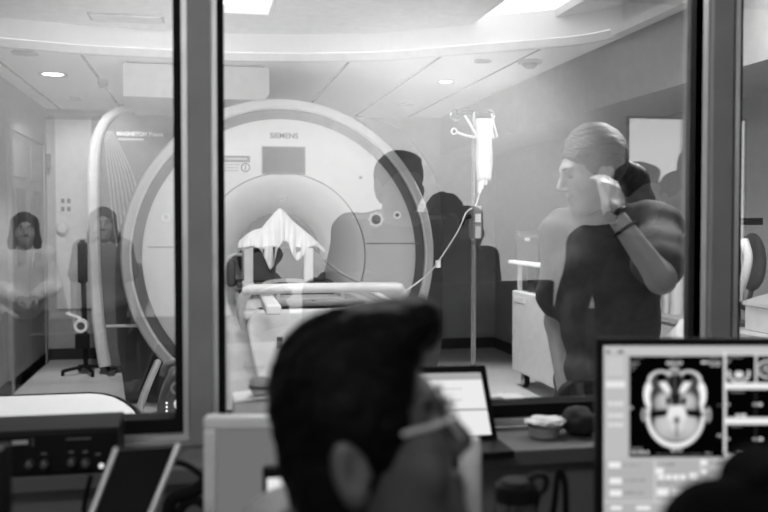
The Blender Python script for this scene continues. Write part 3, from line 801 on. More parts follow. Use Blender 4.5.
# white shelf inside the scanner room under the left pane
zs = .90
far = [onZ(px, py, zs) for px, py in ((90, 393), (104, 394), (116, 397), (126, 402), (134, 408), (140, 415), (143, 421))]
fy = far[0].y; xl = -1.35
shf = thing('window_shelf', 'white shelf with dark rounded rim just behind the left pane', 'shelf', ((xl + far[0].x) / 2, 2.0, zs))
pl_ = [Vector((xl, fy, zs))] + [Vector((p.x, min(p.y, fy), zs)) for p in far]; pl_ = pl_ + [Vector((pl_[-1].x, 1.86, zs)), Vector((xl, 1.86, zs))]
obj('board', prism(B(), pl_, (0, 0, -.025)), M_sheet, shf)
obj('rim', tube(B(), [p + Vector((0, 0, -.006)) for p in pl_[:-1]], .009, 8), M_black, shf, smooth=True)
for x in (xl + .1, far[0].x - .05): obj('leg', bx((x - .02, 1.9, 0), (x + .02, 1.94, zs - .026)), M_mgrey, shf)

# grey console with lamps behind the left pane
yk = 2.75
c0 = onY(157, 418, yk); c1 = onY(190, 372, yk)
cs = thing('injector_console', 'grey floor console with three tiny lamps beside the middle mullion', 'console', ((c0.x + c1.x) / 2, yk + .15, 0))
bm = B(); prism(bm, [Vector((c0.x, yk, .45)), Vector((c0.x, yk, c0.z + .04)), Vector((c0.x + .015, yk, (c0.z + c1.z) / 2 + .01)), Vector((c0.x + .04, yk, c1.z)), Vector((c1.x + .06, yk, c1.z + .005)), Vector((c1.x + .06, yk, .45))], (0, .3, 0))
obj('casing', bm, mat('console_grey', .14, .35), cs, bevel=.012)
obj('column', cyl(B(), ((c0.x + c1.x) / 2 + .03, yk + .15, .03), ((c0.x + c1.x) / 2 + .03, yk + .15, .46), .04), M_dgrey, cs)
obj('base', lathe(B(), [(0, 0), (.2, 0), (.2, .02), (.05, .04), (0, .04)], ((c0.x + c1.x) / 2 + .03, yk + .15, 0), 'Z', 32), M_dgrey, cs)
for py in (403, 407, 411): obj('lamp', sph(B(), onY(166.7, py, yk - .002), .0033, 10), emis('lamp_white', 1, 1.6), cs, smooth=True)
c = onY(177, 404, yk - .002)
obj('round_lamp', sph(B(), c, (.009, .005, .016), 16), emis('lamp_soft', 1, 1.3), cs, smooth=True)
c = onY(177, 388, yk)
obj('dial_ring', lathe(B(), [(.012, -.006), (.020, -.006), (.020, .02), (.012, .02)], c, n=24, closed=True), M_lgrey, cs)
obj('hose_clamp', tube(B(), [onY(163, 376, yk + .05), onY(166, 366, yk + .05), onY(175, 362, yk + .05), onY(183, 366, yk + .05)], .012, 8, sm=5), M_mgrey, cs, smooth=True)
tag(obj('hose', tube(B(), [onY(158, 362, 3.3), onY(150, 380, 3.2), onY(143, 398, 3.0), onY(140, 412, 2.9), onY(148, 418, 2.85), onY(156, 415, 2.9)] , .013, 8, sm=6), M_mgrey, smooth=True), 'grey hose looping down beside the floor console', 'hose')

# drip stand, bag, pump
zi = 4.95
top = W(474, 112, zi); ix, iy = top.x, top.y
iv = thing('drip_stand', 'slim steel drip stand with hooked crossbar right of the scanner', 'stand', (ix, iy, 0))
obj('pole', cyl(B(), (ix, iy, .06), (ix, iy, top.z), .0135), M_steel, iv)
a = W(456, 112.5, zi); b = W(491, 112.5, zi)
obj('crossbar', bx((a.x, iy - .012, top.z - .015), (b.x, iy + .012, top.z + .012)), M_black, iv, bevel=.004)
def hook(px, s): 
    c = W(px, 115.5, zi); return tube(B(), [c + Vector((.028 * s * math.cos(t), 0, .028 * math.sin(t))) for t in np.linspace(R(70), R(330), 12)], .006, 8)
obj('hook', hook(456, 1), M_steel, iv, smooth=True); obj('hook', hook(490, -1), M_steel, iv, smooth=True)
for k in range(5):
    t = k * 2 * PI / 5; e = Vector((ix + .28 * math.cos(t), iy + .28 * math.sin(t), .05))
    f = obj('foot', tube(B(), [(ix, iy, .08), e], .014, 8), M_steel, iv, smooth=True)
    obj('caster', cyl(B(), e + Vector((-.012, 0, -.02)), e + Vector((.012, 0, -.02)), .03, n=16), M_rubber, f)
bgt = W(483, 119, zi)
bag = thing('drip_bag', 'full white drip bag hanging from the steel stand', 'bag', (bgt.x, bgt.y - .03, bgt.z - .3))
bm = B(); poly = []
fr = facing(W(482.5, 150, zi) + Vector((0, -.03, 0)), (1, 0, 0), (0, 0, 1))
hw_, hh_ = 8.6 * zi / 900, 31 * zi / 900
n = 26; gridf = []
for side in (1, -1):
    rows = []
    for j in range(n + 1):
        v = -1 + 2 * j / n
        rows.append([bm.verts.new(fr @ Vector((u * hw_ * (1 - .06 * math.sin(5 * v) + .05 * v), v * hh_, side * .028 * math.sqrt(max(0, 1 - u * u)) * (1 - v * v) ** .35 * (1 + .2 * math.sin(9 * u + 7 * v))))) for u in np.linspace(-1, 1, 11)])
    for j in range(n):
        for i in range(10): bm.faces.new((rows[j][i], rows[j][i + 1], rows[j + 1][i + 1], rows[j + 1][i]))
bmesh.ops.remove_doubles(bm, verts=bm.verts, dist=.0005)
obj('pouch', bm, M_sheet, bag, smooth=True, angle=0)
obj('port', cyl(B(), W(480.5, 180, zi) + Vector((0, -.03, 0)), W(479.5, 189, zi) + Vector((0, -.03, 0)), .012), M_white, bag)
obj('port', cyl(B(), W(484.5, 180, zi) + Vector((0, -.03, 0)), W(484, 185, zi) + Vector((0, -.03, 0)), .009), M_white, bag)
dv = Vector((0, -.03, 0))
obj('drip_chamber', lathe(B(), [(0, -.03), (.011, -.03), (.013, .0), (.011, .035), (0, .035)], W(478, 188, zi) + dv, 'Z', 16), M_white, bag, smooth=True)
obj('hanging_loop', tube(B(), [W(463, 116, zi) + dv, W(468, 124, zi) + dv, W(475, 136, zi) + dv, W(477, 140, zi) + dv], .007, 8), M_white, bag, smooth=True)
obj('hanging_loop', tube(B(), [W(490, 114, zi) + dv, W(492.5, 126, zi) + dv, W(495.5, 137, zi) + dv, W(492, 139, zi) + dv, W(489, 124, zi) + dv], .006, 8), M_white, bag, smooth=True)
sl = obj('strap', tube(B(), [W(455, 132.5, zi) + dv, W(464, 136, zi) + dv, W(475, 138, zi) + dv], .007, 8, sm=4), M_white, bag, smooth=True)
rc_ = W(452.5, 131.8, zi) + dv
obj('ring', tube(B(), [rc_ + Vector((.015 * math.cos(t), 0, .015 * math.sin(t))) for t in np.linspace(0, 2 * PI, 16, endpoint=False)], .005, 8, closed=True), M_white, sl, smooth=True)
pm = thing('infusion_pump', 'small infusion pump clamped to the drip stand pole', 'pump', (ix, iy - .06, W(474, 240, zi).z))
a = W(468.5, 239, zi); b = W(478.5, 206, zi)
obj('casing', bx((a.x, iy - .10, a.z), (b.x, iy - .016, b.z)), M_mgrey, pm, bevel=.012)
obj('window', bx((a.x + .012, iy - .104, W(474, 222, zi).z), (b.x - .012, iy - .098, W(474, 214, zi).z)), M_white, pm)
obj('cartridge', bx((a.x + .012, iy - .106, W(474, 238, zi).z), (b.x - .014, iy - .098, W(474, 226, zi).z)), M_lgrey, pm)
obj('clamp', tube(B(), [W(471, 216, zi - .1), W(464, 219, zi - .1), W(461, 225, zi - .1)], .012, 8), M_black, pm, smooth=True)
tubing = [W(478.3, 192, zi) + dv, W(476.5, 198, zi) + dv, W(475, 206, zi - .05), W(466, 213, zi - .12), W(458, 231, zi - .1), W(438, 262, zi), W(428, 274, 5.0), W(410, 288, 5.0), W(396, 297, 4.9)]
ln = tag(obj('drip_line', tube(B(), tubing, .0042, 6, sm=6), M_white, smooth=True), 'thin white drip line running from the bag down to the patient table', 'tube')
obj('clamp', bx(W(438, 264, zi) - Vector((.012, .012, .02)), W(438, 264, zi) + Vector((.012, .012, .02))), M_white, ln)
tag(obj('coil_cable', tube(B(), [W(323, 259, 5.95), W(332, 266, 5.85), W(341, 273, 5.75), W(352, 279, 5.6), W(368, 286, 5.45)], .010, 8, sm=6), M_lgrey, smooth=True), 'pale cable trailing from the coil along the table to the right', 'cable')
tag(obj('coil_lead', tube(B(), [W(229, 257, 6.0), W(234, 255, 5.9), W(240, 254.5, 5.85), W(246, 256, 5.83)], .012, 8, sm=5), M_white, smooth=True), 'short white lead on the left of the coil beside the mullion', 'cable')

# white cart at the right
ct = thing('medical_cart', 'white wheeled cart with a tray top behind the standing woman', 'cart', (2.75, 6.5, 0))
y0_, y1_ = 5.95, onX(512, 330, 2.5).y
bz = onX(512, 366, 2.5).z; tz_ = onX(512, 290, 2.5).z
obj('body', bx((2.5, y0_, .13), (3.0, y1_, tz_)), M_panel, ct, bevel=.012)
obj('tray', bx((2.47, y0_ - .02, 1.005), (3.02, y1_ + .02, 1.035)), M_white, ct, bevel=.008)
for x in (2.53, 2.97):
    for y in (y0_ + .03, y1_ - .1): obj('post', bx((x - .015, y - .015, tz_), (x + .015, y + .015, 1.006)), M_white, ct)
obj('back_panel', bx((2.56, y1_ - .4, tz_ + .015), (2.95, y1_ - .2, 1.0)), M_dgrey, ct)
obj('label_plate', bx((2.494, y1_ - .30, .70), (2.501, y1_ - .06, .745)), M_white, ct)
for x in (2.56, 2.94):
    for y in (y0_ + .1, y1_ - .16):
        f = obj('fork', bx((x - .03, y - .02, .07), (x + .03, y + .02, .13)), M_mgrey, ct)
        obj('wheel', lathe(B(), [(0, -.02), (.05, -.02), (.06, -.012), (.06, .012), (.05, .02), (0, .02)], (0, 0, 0), 'Z', 28), M_rubber, f, smooth=True)
        w = f.children[0]; w.data.transform(Matrix.Translation((x, y, .061)) @ Matrix.Rotation(PI / 2, 4, 'Y'))
        obj('hubcap', cyl(B(), (x - .024, y, .061), (x + .024, y, .061), .036, n=24), M_lgrey, f)
bxx = thing('instrument_case', 'dark grey case standing on the tray of the white cart', 'case', (2.62, y1_ - .22, 1.035))
bm = B(); prism(bm, [Vector((2.55, y1_ - .06, z)) if 0 else Vector((2.52, y, z)) for y, z in ((y1_ - .02, 1.036), (y1_ - .02, 1.275), (y1_ - .07, 1.275), (y1_ - .10, 1.235), (y1_ - .52, 1.235), (y1_ - .52, 1.036))], (.3, 0, 0))
obj('shell', bm, mat('case_grey', .045, .5), bxx, bevel=.006)
obj('tag_plate', bx((2.512, y1_ - .36, 1.20), (2.521, y1_ - .26, 1.225)), M_lgrey, bxx)

# trolley at the far right, seen through the right pane
tr_ = thing('side_trolley', 'pale trolley with a drawer front behind the right pane', 'trolley', (2.75, 4.2, 0))
obj('worktop', bx((2.48, 3.5, .80), (3.02, 4.8, .83)), M_lgrey, tr_, bevel=.006)
obj('cabinet', bx((2.52, 3.52, .10), (3.0, 4.78, .80)), M_panel, tr_)
for i in range(3):
    dr = obj('drawer', bx((2.505, 3.54 + i * .42, .50), (2.52, 3.92 + i * .42, .78)), M_white, tr_, bevel=.004)
    obj('handle', bx((2.488, 3.66 + i * .42, .66), (2.506, 3.80 + i * .42, .68)), M_dgrey, dr)
for y in (3.6, 4.7):
    for x in (2.58, 2.94): obj('wheel', cyl(B(), (x - .02, y, .05), (x + .02, y, .05), .05), M_rubber, tr_)
def onXp(px, py, X): return onX(px, py, X)
a = onX(745, 303, 2.56); b = onX(775, 279, 2.56)
wbx = thing('paper_box', 'white box with a slanted lid on the trolley behind the right pane', 'box', (2.65, (a.y + b.y) / 2, .83))
ylo, yhi = min(a.y, b.y), max(a.y, b.y)
obj('box_body', bx((2.56, ylo, .831), (2.80, yhi, .95)), M_white, wbx, bevel=.004)
obj('lid', prism(B(), [Vector((2.55, yhi, .951)), Vector((2.55, ylo, .951)), Vector((2.55, ylo, 1.03)), Vector((2.55, yhi, .97))], (.26, 0, 0)), M_panel, wbx)
lp = thing('task_lamp', 'white curved lamp tube on a black bracket behind the right pane', 'lamp', (2.62, 4.05, .83))
X_ = 2.62
obj('tube', tube(B(), [onX(744, 240, X_), onX(748, 256, X_), onX(746, 272, X_), onX(740, 290, X_), onX(738, 300, X_)], .022, 12, sm=6), M_white, lp, smooth=True)
p = onX(738, 300, X_); obj('base', lathe(B(), [(0, 0), (.06, 0), (.06, .02), (.03, .03), (0, .03)], (p.x, p.y, .831), 'Z', 24), M_dgrey, lp)
obj('stem', cyl(B(), (p.x, p.y, .85), p, .014), M_dgrey, lp)
obj('bracket', bx((X_ - .02, onX(752, 221, X_).y, onX(745, 225, X_).z), (X_ + .06, onX(739, 221, X_).y, onX(745, 218, X_).z)), M_black, lp)
cb = onX(752, 262, 2.75); obj('shade', sph(B(), cb, (.05, .10, .15), 20), M_dgrey, lp, smooth=True)
obj('shade_arm', tube(B(), [cb - Vector((0, 0, .14)), Vector((2.72, cb.y, .9)), p + Vector((0, 0, -.02))], .012, 8), M_dgrey, lp)
for i, (px, py, w_) in enumerate(((669, 247, .03), (677, 244, .035))):
    p = onX(px, 262, 2.6)
    bt = thing('bottle', ['small white bottle on the trolley at the edge of the window frame', 'taller pale bottle on the trolley nearest the black window edge'][i], 'bottle', (2.6, p.y, .83), 'bottles on the side trolley')
    zt2 = onX(px, py, 2.6).z
    obj('flask', lathe(B(), [(0, 0), (w_, 0), (w_, zt2 - .93), (w_ * .5, zt2 - .88), (w_ * .45, zt2 - .86), (0, zt2 - .86)], (2.6, p.y, .831), 'Z', 24), M_panel, bt, smooth=True)
    obj('cap', cyl(B(), (2.6, p.y, zt2 - .029), (2.6, p.y, zt2), w_ * .5), M_dgrey, bt)
p = onX(684, 300, 2.47)
S = Field((2.36, p.y - .22, .42), (2.50, p.y + .22, .86), .012)
S.ell((2.43, p.y, .62), (.045, .11, .17), .03); S.cap((2.44, p.y, .74), (2.46, p.y, .82), .03, .02, .04); S.ripple(.006, 60, 45, 40)
tag(obj('hanging_bag', S.mesh('hanging_bag'), M_sheet), 'white plastic bag hanging on the side of the trolley', 'bag')

# folded chair behind the glass
fc = thing('folded_chair', 'black padded folded chair leaning behind the glass before the woman', 'chair', (.95, 1.97, 0))
a = onY(557, 381, 1.95); b = onY(645, 381, 1.95)
cxm = (a.x + b.x) / 2; hwb = (b.x - a.x) / 2
obj('backrest', prism(B(), [Vector((cxm + q0, 1.94, a.z - .13 + q1)) for q0, q1 in rrect(hwb, .13, .05)], (0, .03, 0)), M_black, fc, bevel=.008)
obj('seat', prism(B(), [Vector((cxm + q0, 1.95, .48 + q1)) for q0, q1 in rrect(hwb, .17, .04)], (0, .03, 0)), M_black, fc, bevel=.008)
for sx in (-1, 1):
    obj('leg', tube(B(), [(cxm + sx * (hwb - .02), 1.915, 0), (cxm + sx * (hwb - .02), 1.925, a.z - .05)], .011, 10), M_dgrey, fc)
    obj('leg', tube(B(), [(cxm + sx * (hwb + .01), 2.0, 0), (cxm + sx * (hwb + .01), 1.985, .62)], .011, 10), M_dgrey, fc)
tag(obj('door_wedge', bx(onY(489, 406.5, 1.80) + Vector((0, .01, 0)), onY(506, 399, 1.80) + Vector((0, .03, 0))), M_black, bevel=.004), 'small black block lying on the bottom rail of the main window', 'block')
# ceiling fittings
def disc(name, label, cat, px, py, rad, m, z=ZC, glow=None, group=None):
    p = onZ(px, py, z)
    t = thing(name, label, cat, (p.x, p.y, z), group)
    obj('rim', lathe(B(), [(rad * .72, -.004), (rad, -.008), (rad, .03), (rad * .72, .03)], p, 'Z', 28, closed=True), m, t, smooth=True)
    if glow: obj('bulb', lathe(B(), [(0, -.003), (rad * .7, -.003), (rad * .7, .01), (0, .01)], p, 'Z', 24), glow, t)
    else: obj('plate', lathe(B(), [(0, -.006), (rad * .72, -.005), (rad * .72, .01), (0, .01)], p, 'Z', 24), m, t)
    return p
Gd = emis('downlight_glow', 1.0, 4.0)
dl1 = disc('downlight', 'glowing round downlight in the ceiling at the upper left', 'downlight', 53, 74, .11, M_lgrey, glow=Gd, group='ceiling downlights')
dl2 = disc('downlight', 'glowing round downlight above the drip stand', 'downlight', 446, 81.5, .07, M_lgrey, glow=Gd, group='ceiling downlights')
disc('ceiling_speaker', 'grey ceiling disc nearest the curved edge at the left', 'speaker', 25, 52.5, .085, M_mgrey)
disc('ceiling_disc', 'small grey ceiling disc between the left wall and the duct', 'disc', 76, 98.5, .06, M_mgrey)
disc('ceiling_disc', 'small grey ceiling disc just above the left end of the duct', 'disc', 119, 104, .05, M_mgrey)
disc('ceiling_disc', 'small grey ceiling disc behind the smoke detector', 'disc', 483, 60.5, .06, M_mgrey)
disc('ceiling_disc', 'faint ceiling disc left of the drip stand', 'disc', 406, 103.5, .07, M_lgrey)
p = onZ(530, 60.5, ZC)
sd = thing('smoke_detector', 'domed smoke detector on the ceiling at the right', 'detector', (p.x, p.y, ZC))
obj('base', lathe(B(), [(0, -.02), (.08, -.02), (.085, 0), (0, 0)], p, 'Z', 32), M_lgrey, sd, smooth=True)
obj('dome', lathe(B(), [(0, -.055), (.03, -.052), (.05, -.035), (.052, -.02), (0, -.02)], p, 'Z', 32), M_mgrey, sd, smooth=True)
p0 = onZ(103, 80, ZC); tag(obj('ceiling_bracket', bx(p0 - Vector((.03, .06, .05)), p0 + Vector((.03, .06, 0))), M_mgrey), 'small grey bracket on the ceiling joint left of the duct', 'bracket')
a = onZ(90, 12, ZK); b = onZ(165, 21.5, ZK)
vt = thing('ceiling_vent', 'long grey air vent in the raised ceiling at the upper left', 'vent', ((a.x + b.x) / 2, (a.y + b.y) / 2, ZK))
x0, x1, y0, y1 = min(a.x, onZ(92, 21, ZK).x), b.x, min(a.y, b.y), max(a.y, b.y)
obj('frame', bx((x0, y0, ZK - .012), (x1, y1, ZK)), M_mgrey, vt)
for k in range(5):
    y = y0 + (y1 - y0) * (k + .5) / 5; obj('slat', bx((x0 + .02, y - .012, ZK - .02), (x1 - .02, y + .012, ZK - .011)), M_lgrey, vt)

# ================================================================== THE STANDING WOMAN
V = lambda p: np.array(p)
J = dict(head=V(W(592, 171, 2.45)), neck=V(W(606, 214, 2.48)), pelvis=V(W(612, 392, 2.50)))
J['sr'] = V(W(565, 234, 2.56)); J['er'] = V(W(557, 322, 2.58)); J['wr'] = V(W(567, 400, 2.48))
J['sl'] = V(W(655, 226, 2.42)); J['el'] = V(W(661, 279, 2.19)); J['wl'] = V(W(612, 211, 2.23))
up = Vector((0, 0, 1)); Lx = Vector(J['sr'] - J['sl']); Lx.z = 0; Lx.normalize(); fwd = Vector((0, 0, 1)).cross(Lx); fwd.normalize()
if fwd.dot(-RT) < 0: fwd = -fwd
pv = Vector(J['pelvis'])
for k, sg_ in (('r', 1), ('l', -1)):
    J['h' + k] = V(pv + Lx * .085 * sg_ + Vector((0, 0, -.05)))
    J['k' + k] = V(Vector((pv.x, pv.y, .47)) + Lx * .10 * sg_ + fwd * .02); J['a' + k] = V(Vector((pv.x, pv.y, .075)) + Lx * .105 * sg_ - fwd * .02); J['t' + k] = V(Vector((pv.x, pv.y, .04)) + Lx * .12 * sg_ + fwd * .14)
hf = -RT * .96 - FW * .16 + Vector((0, 0, -.27))
Hd = rotmat(hf, UP + RT * -.0)
HS = 1.0
toface = -FW
nurse = person('woman in dark scrubs with pulled back hair, one hand raised to her ear', J, Hd, hs=.90, bs=.92, h=.0055, skin=M_skin, top=M_scrub, bottom=M_dark, hair=M_hairl, hair_style='tied', top_name='scrub_top', ripple=.006,
    hands=[('l', W(607, 171, 2.30) - W(612, 211, 2.23), FW * .85 - RT * .35, -1, .38), ('r', Vector((0, 0, -1)) - RT * .1, RT, 1, .35)], neckdrop=-.02)
# ponytail, watch and wristband
S = Field(np.array(W(640, 195, 2.5)) - .2, np.array(W(640, 195, 2.5)) + .2, .006)
S.cap(W(618, 166, 2.50), W(634, 180, 2.54), .032, .036, .03); S.cap(W(634, 180, 2.54), W(641, 202, 2.55), .036, .034, .03); S.cap(W(641, 202, 2.55), W(637, 226, 2.55), .034, .018, .03)
S.ripple(.002, 160, 0, 60)
obj('ponytail', S.mesh('ponytail'), mat('hazeless_brown_hair', .03, .45, var=.4, scale=70, bump=.3), nurse)  # ponytail colour darkened where no reflected haze lies over the hair
fa = Vector(J['wl'] - J['el']).normalized()
def wristband(t, rr, r, n=28):
    c = Vector(J['wl']) - fa * t; x, y, _ = basis(fa)
    return tube(B(), [c + (x * math.cos(a_) + y * math.sin(a_)) * rr for a_ in np.linspace(0, 2 * PI, n, endpoint=False)], r, 8, closed=True)
wt = obj('wristwatch', wristband(.012, .026, .008), M_black, nurse, smooth=True)
wn_ = (-FW * .7 - RT * .6); wn_ = (wn_ - fa * wn_.dot(fa)).normalized(); wc_ = Vector(J['wl']) - fa * .012
obj('watch_face', cyl(B(), wc_ + wn_ * .022, wc_ + wn_ * .034, .0155), M_black, wt, smooth=True)
obj('wristband', wristband(.055, .031, .004), M_rubber, nurse, smooth=True)

# ================================================================== CONTROL ROOM, NEAR THE CAMERA
def plate(p0, p1, Z, d, bm=None, skew=0):
    """upright slab facing the camera axis, spanned by two picture corners at depth Z"""
    bm = bm or B()
    prism(bm, [W(p0[0], p0[1], Z), W(p1[0], p0[1], Z), W(p1[0], p1[1], Z), W(p0[0], p1[1], Z)], FW * d); return bm
# --- seated man
hc = W(371, 437, .89)
mf = (RT * math.cos(R(5)) + FW * math.sin(R(5)))
flat = Vector((mf.x, mf.y, 0)).normalized(); side = flat.cross(Vector((0, 0, 1)))      # his right hand side
mh = flat * math.cos(R(15)) + Vector((0, 0, 1)) * math.sin(R(15))
b0 = Vector((hc.x, hc.y, 0)) - flat * .07
J = dict(head=V(hc), neck=V(b0 + Vector((0, 0, 1.005)) + flat * .0), pelvis=V(b0 - flat * .06 + Vector((0, 0, .53))))
for k, g_ in (('r', 1), ('l', -1)):
    J['s' + k] = V(b0 + side * .175 * g_ + Vector((0, 0, .965)) - flat * .01)
    J['e' + k] = V(b0 + side * .20 * g_ + Vector((0, 0, .71)) + flat * .02)
    J['w' + k] = V(b0 + side * .12 * g_ + Vector((0, 0, .645)) + flat * .27)
    J['h' + k] = V(b0 + side * .09 * g_ + Vector((0, 0, .50)) - flat * .05)
    J['k' + k] = V(b0 + side * .12 * g_ + Vector((0, 0, .49)) + flat * .38)
    J['a' + k] = V(b0 + side * .12 * g_ + Vector((0, 0, .075)) + flat * .36)
    J['t' + k] = V(b0 + side * .13 * g_ + Vector((0, 0, .04)) + flat * .53)
MHD = rotmat(mh); MHS = (.96, .77, 1.02)
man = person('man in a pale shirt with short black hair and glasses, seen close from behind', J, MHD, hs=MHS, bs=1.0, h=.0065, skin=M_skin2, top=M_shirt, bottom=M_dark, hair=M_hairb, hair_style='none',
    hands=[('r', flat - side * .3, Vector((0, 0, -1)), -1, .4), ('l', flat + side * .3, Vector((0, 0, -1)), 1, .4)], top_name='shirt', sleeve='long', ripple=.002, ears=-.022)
mq = lambda *o: Vector(at(hc, MHD, np.array(o) * np.array(MHS)))
G = Field(np.array(hc) - .2, np.array(hc) + .22, .005)
E = lambda o, r, k=.012, op='add': G.ell(V(mq(*o)), np.array(r) * np.array(MHS), k, MHD, op)
E((0, -.014, .036), (.083, .106, .096)); E((0, .04, .092), (.062, .082, .034), .02); E((0, .098, .098), (.05, .03, .022), .015)
E((0, -.065, -.035), (.068, .056, .066), .03)
E((0, .138, -.046), (.12, .122, .118), .012, 'sub'); E((0, .03, -.10), (.14, .07, .085), .012, 'sub')
for sx in (-1, 1): E((sx * .094, -.032, -.022), (.03, .03, .048), .006, 'sub')
G.ripple(.0022, 70, 130, 120, .5); G.ripple(.0012, 210, 160, 240, 2.0)
obj('hair', G.mesh('hair'), M_hairb, man)
gl = obj('eyeglasses', tube(B(), [mq(.083, .035, .014), mq(.082, .05, .014), mq(.077, .08, .012), mq(.064, .106, .012)], .0024, 8, sm=4), M_lgrey, man, smooth=True)
obj('temple', tube(B(), [mq(-.082, -.018, .012), mq(-.083, .03, .014), mq(-.078, .075, .012), mq(-.064, .104, .012)], .0028, 8, sm=4), M_lgrey, gl, smooth=True)
for sx in (-1, 1):
    ring = [mq(sx * (.034 + .027 * math.cos(t)), .108 - .006 * abs(math.cos(t)), .004 + .019 * math.sin(t)) for t in np.linspace(0, 2 * PI, 24, endpoint=False)]
    obj('rim', tube(B(), ring, .0022, 6, closed=True), M_alu, gl, smooth=True)
    bm = B(); vs = [bm.verts.new(p) for p in ring]; ct_ = bm.verts.new(mq(sx * .034, .110, .004))
    for i in range(24): bm.faces.new((vs[i], vs[(i + 1) % 24], ct_))
    obj('lens', bm, glassmat('lens_glass', .25), gl, smooth=True)
obj('bridge', tube(B(), [mq(-.01, .110, .008), mq(0, .114, .011), mq(.01, .110, .008)], .0018, 6), M_dgrey, gl)
# his chair
ch = thing('office_chair', 'black office chair under the seated man', 'chair', (b0.x, b0.y, 0))
Mc = Matrix(((flat.x, -side.x, 0, b0.x), (flat.y, -side.y, 0, b0.y), (0, 0, 1, 0), (0, 0, 0, 1)))
obj('seat', bx((-.22, -.22, .345), (.24, .22, .398), Mc), M_black, ch, bevel=.02)
obj('backrest', bx((-.30, -.22, .50), (-.26, .22, .86), Mc), M_black, ch, bevel=.015)
obj('back_post', bx((-.33, -.03, .33), (-.30, .03, .7), Mc), M_dgrey, ch)
obj('column', cyl(B(), Mc @ Vector((0, 0, .06)), Mc @ Vector((0, 0, .32)), .03), M_dgrey, ch)
obj('tilt_plate', bx((-.33, -.05, .32), (.1, .05, .345), Mc), M_dgrey, ch)
for k in range(5):
    t = k * 2 * PI / 5 + .3; e = Mc @ Vector((.2 * math.cos(t), .2 * math.sin(t), .06))
    f = obj('foot', tube(B(), [Mc @ Vector((0, 0, .09)), e], .02, 8), M_dgrey, ch)
    obj('caster', cyl(B(), e + Vector((-.015, 0, -.032)), e + Vector((.015, 0, -.032)), .028, n=16), M_rubber, f)
# chair in the lower right corner
zc_ = .62
cc = W(925, 600, zc_)
rcx = thing('office_chair', 'black high backed chair at the lower right before the monitor', 'chair', (cc.x, cc.y, 0))
def pad(x0, y0, x1, y1, r, d, name, bev, dz=0):
    hwp, hhp = (x1 - x0) / 2, (y1 - y0) / 2
    return obj(name, prism(B(), [W((x0 + x1) / 2 + a, (y0 + y1) / 2 + b, zc_ + dz) for a, b in rrect(hwp, hhp, r)], FW * d), M_blackf, rcx, bevel=bev)
pad(676, 492, 1180, 1010, 70, .07, 'backrest', .025)
pad(748, 462, 1050, 540, 40, .06, 'headrest', .025, .015)
Mr = Matrix(((RT.x, FW.x, 0, cc.x), (RT.y, FW.y, 0, cc.y), (0, 0, 1, 0), (0, 0, 0, 1)))
obj('seat', bx((-.23, -.42, .42), (.23, .08, .49), Mr), M_black, rcx, bevel=.02)
obj('back_post', bx((-.03, .075, .40), (.03, .10, .9), Mr), M_dgrey, rcx)
obj('column', cyl(B(), Mr @ Vector((0, -.15, .06)), Mr @ Vector((0, -.15, .42)), .03), M_dgrey, rcx)
for k in range(5):
    t = k * 2 * PI / 5 + .3; e = Mr @ Vector((.26 * math.cos(t), -.15 + .26 * math.sin(t), .06))
    f = obj('foot', tube(B(), [Mr @ Vector((0, -.15, .09)), e], .02, 8), M_dgrey, rcx)
    obj('caster', cyl(B(), e + Vector((-.015, 0, -.032)), e + Vector((.015, 0, -.032)), .028, n=16), M_rubber, f)

# --- big monitor with the head scan
ZM = 1.3
mc = W(748, 560, ZM)
mon = thing('monitor', 'large black monitor showing a head scan at the right', 'monitor', (mc.x, mc.y + .03, DZ))
obj('housing', plate((596, 338.5), (902, 562), ZM + .004, .02), M_black, mon, bevel=.006)
bm = B()
for p0, p1 in (((596, 338.5), (902, 345.8)), ((596, 555), (902, 562)), ((596, 345.8), (603.5, 555)), ((895, 345.8), (902, 555))): plate(p0, p1, ZM - .002, .0062, bm)
obj('bezel', bm, M_black, mon)
scr = obj('screen', plate((603.4, 345.7), (895.2, 555.2), ZM + .003, .002), emis('screen_grey', lin(176)), mon)
st0 = .55; gxs = np.arange(603.5, 776, st0); gys = np.arange(345.9, 516, st0)
GX, GYY = np.meshgrid(gxs, gys)
I = np.full(GX.shape, 178.0)
def rect(x0, y0, x1, y1, v): 
    I[(GX >= x0) & (GX < x1) & (GYY >= y0) & (GYY < y1)] = v
c8 = lambda x, y: (568 + x / 2.815, 330 + y / 2.815)
def r8(x0, y0, x1, y1, v):
    a = c8(x0, y0); b = c8(x1, y1); rect(a[0], a[1], b[0], b[1], v)
r8(90, 40, 600, 70, 196); r8(98, 60, 166, 360, 190); r8(436, 60, 445, 362, 225)
for i in range(4): r8(108, 78 + i * 13, 155, 86 + i * 13, 205)
r8(105, 143, 160, 162, 232)
for yy_ in (200, 234, 260):
    for xx_ in (113, 128, 143): r8(xx_, yy_, xx_ + 11, yy_ + 12, 226)
r8(105, 57, 118, 66, 120); r8(140, 57, 155, 66, 110)
r8(172, 74, 436, 357, 4)
r8(443, 66, 600, 362, 215); r8(445, 70, 525, 148, 4); r8(531, 72, 600, 148, 4); r8(445, 167, 600, 245, 4); r8(445, 265, 600, 344, 4)
r8(440, 150, 600, 164, 240); r8(440, 248, 600, 262, 240); r8(440, 345, 600, 360, 236)
rng = random.Random(5)
def smear(x0, y0, x1, y1, v):
    x = x0
    while x < x1:
        w_ = rng.uniform(5, 14); r8(x, y0, min(x + w_, x1), y1, v * rng.uniform(.75, 1.1)); x += w_ + 2
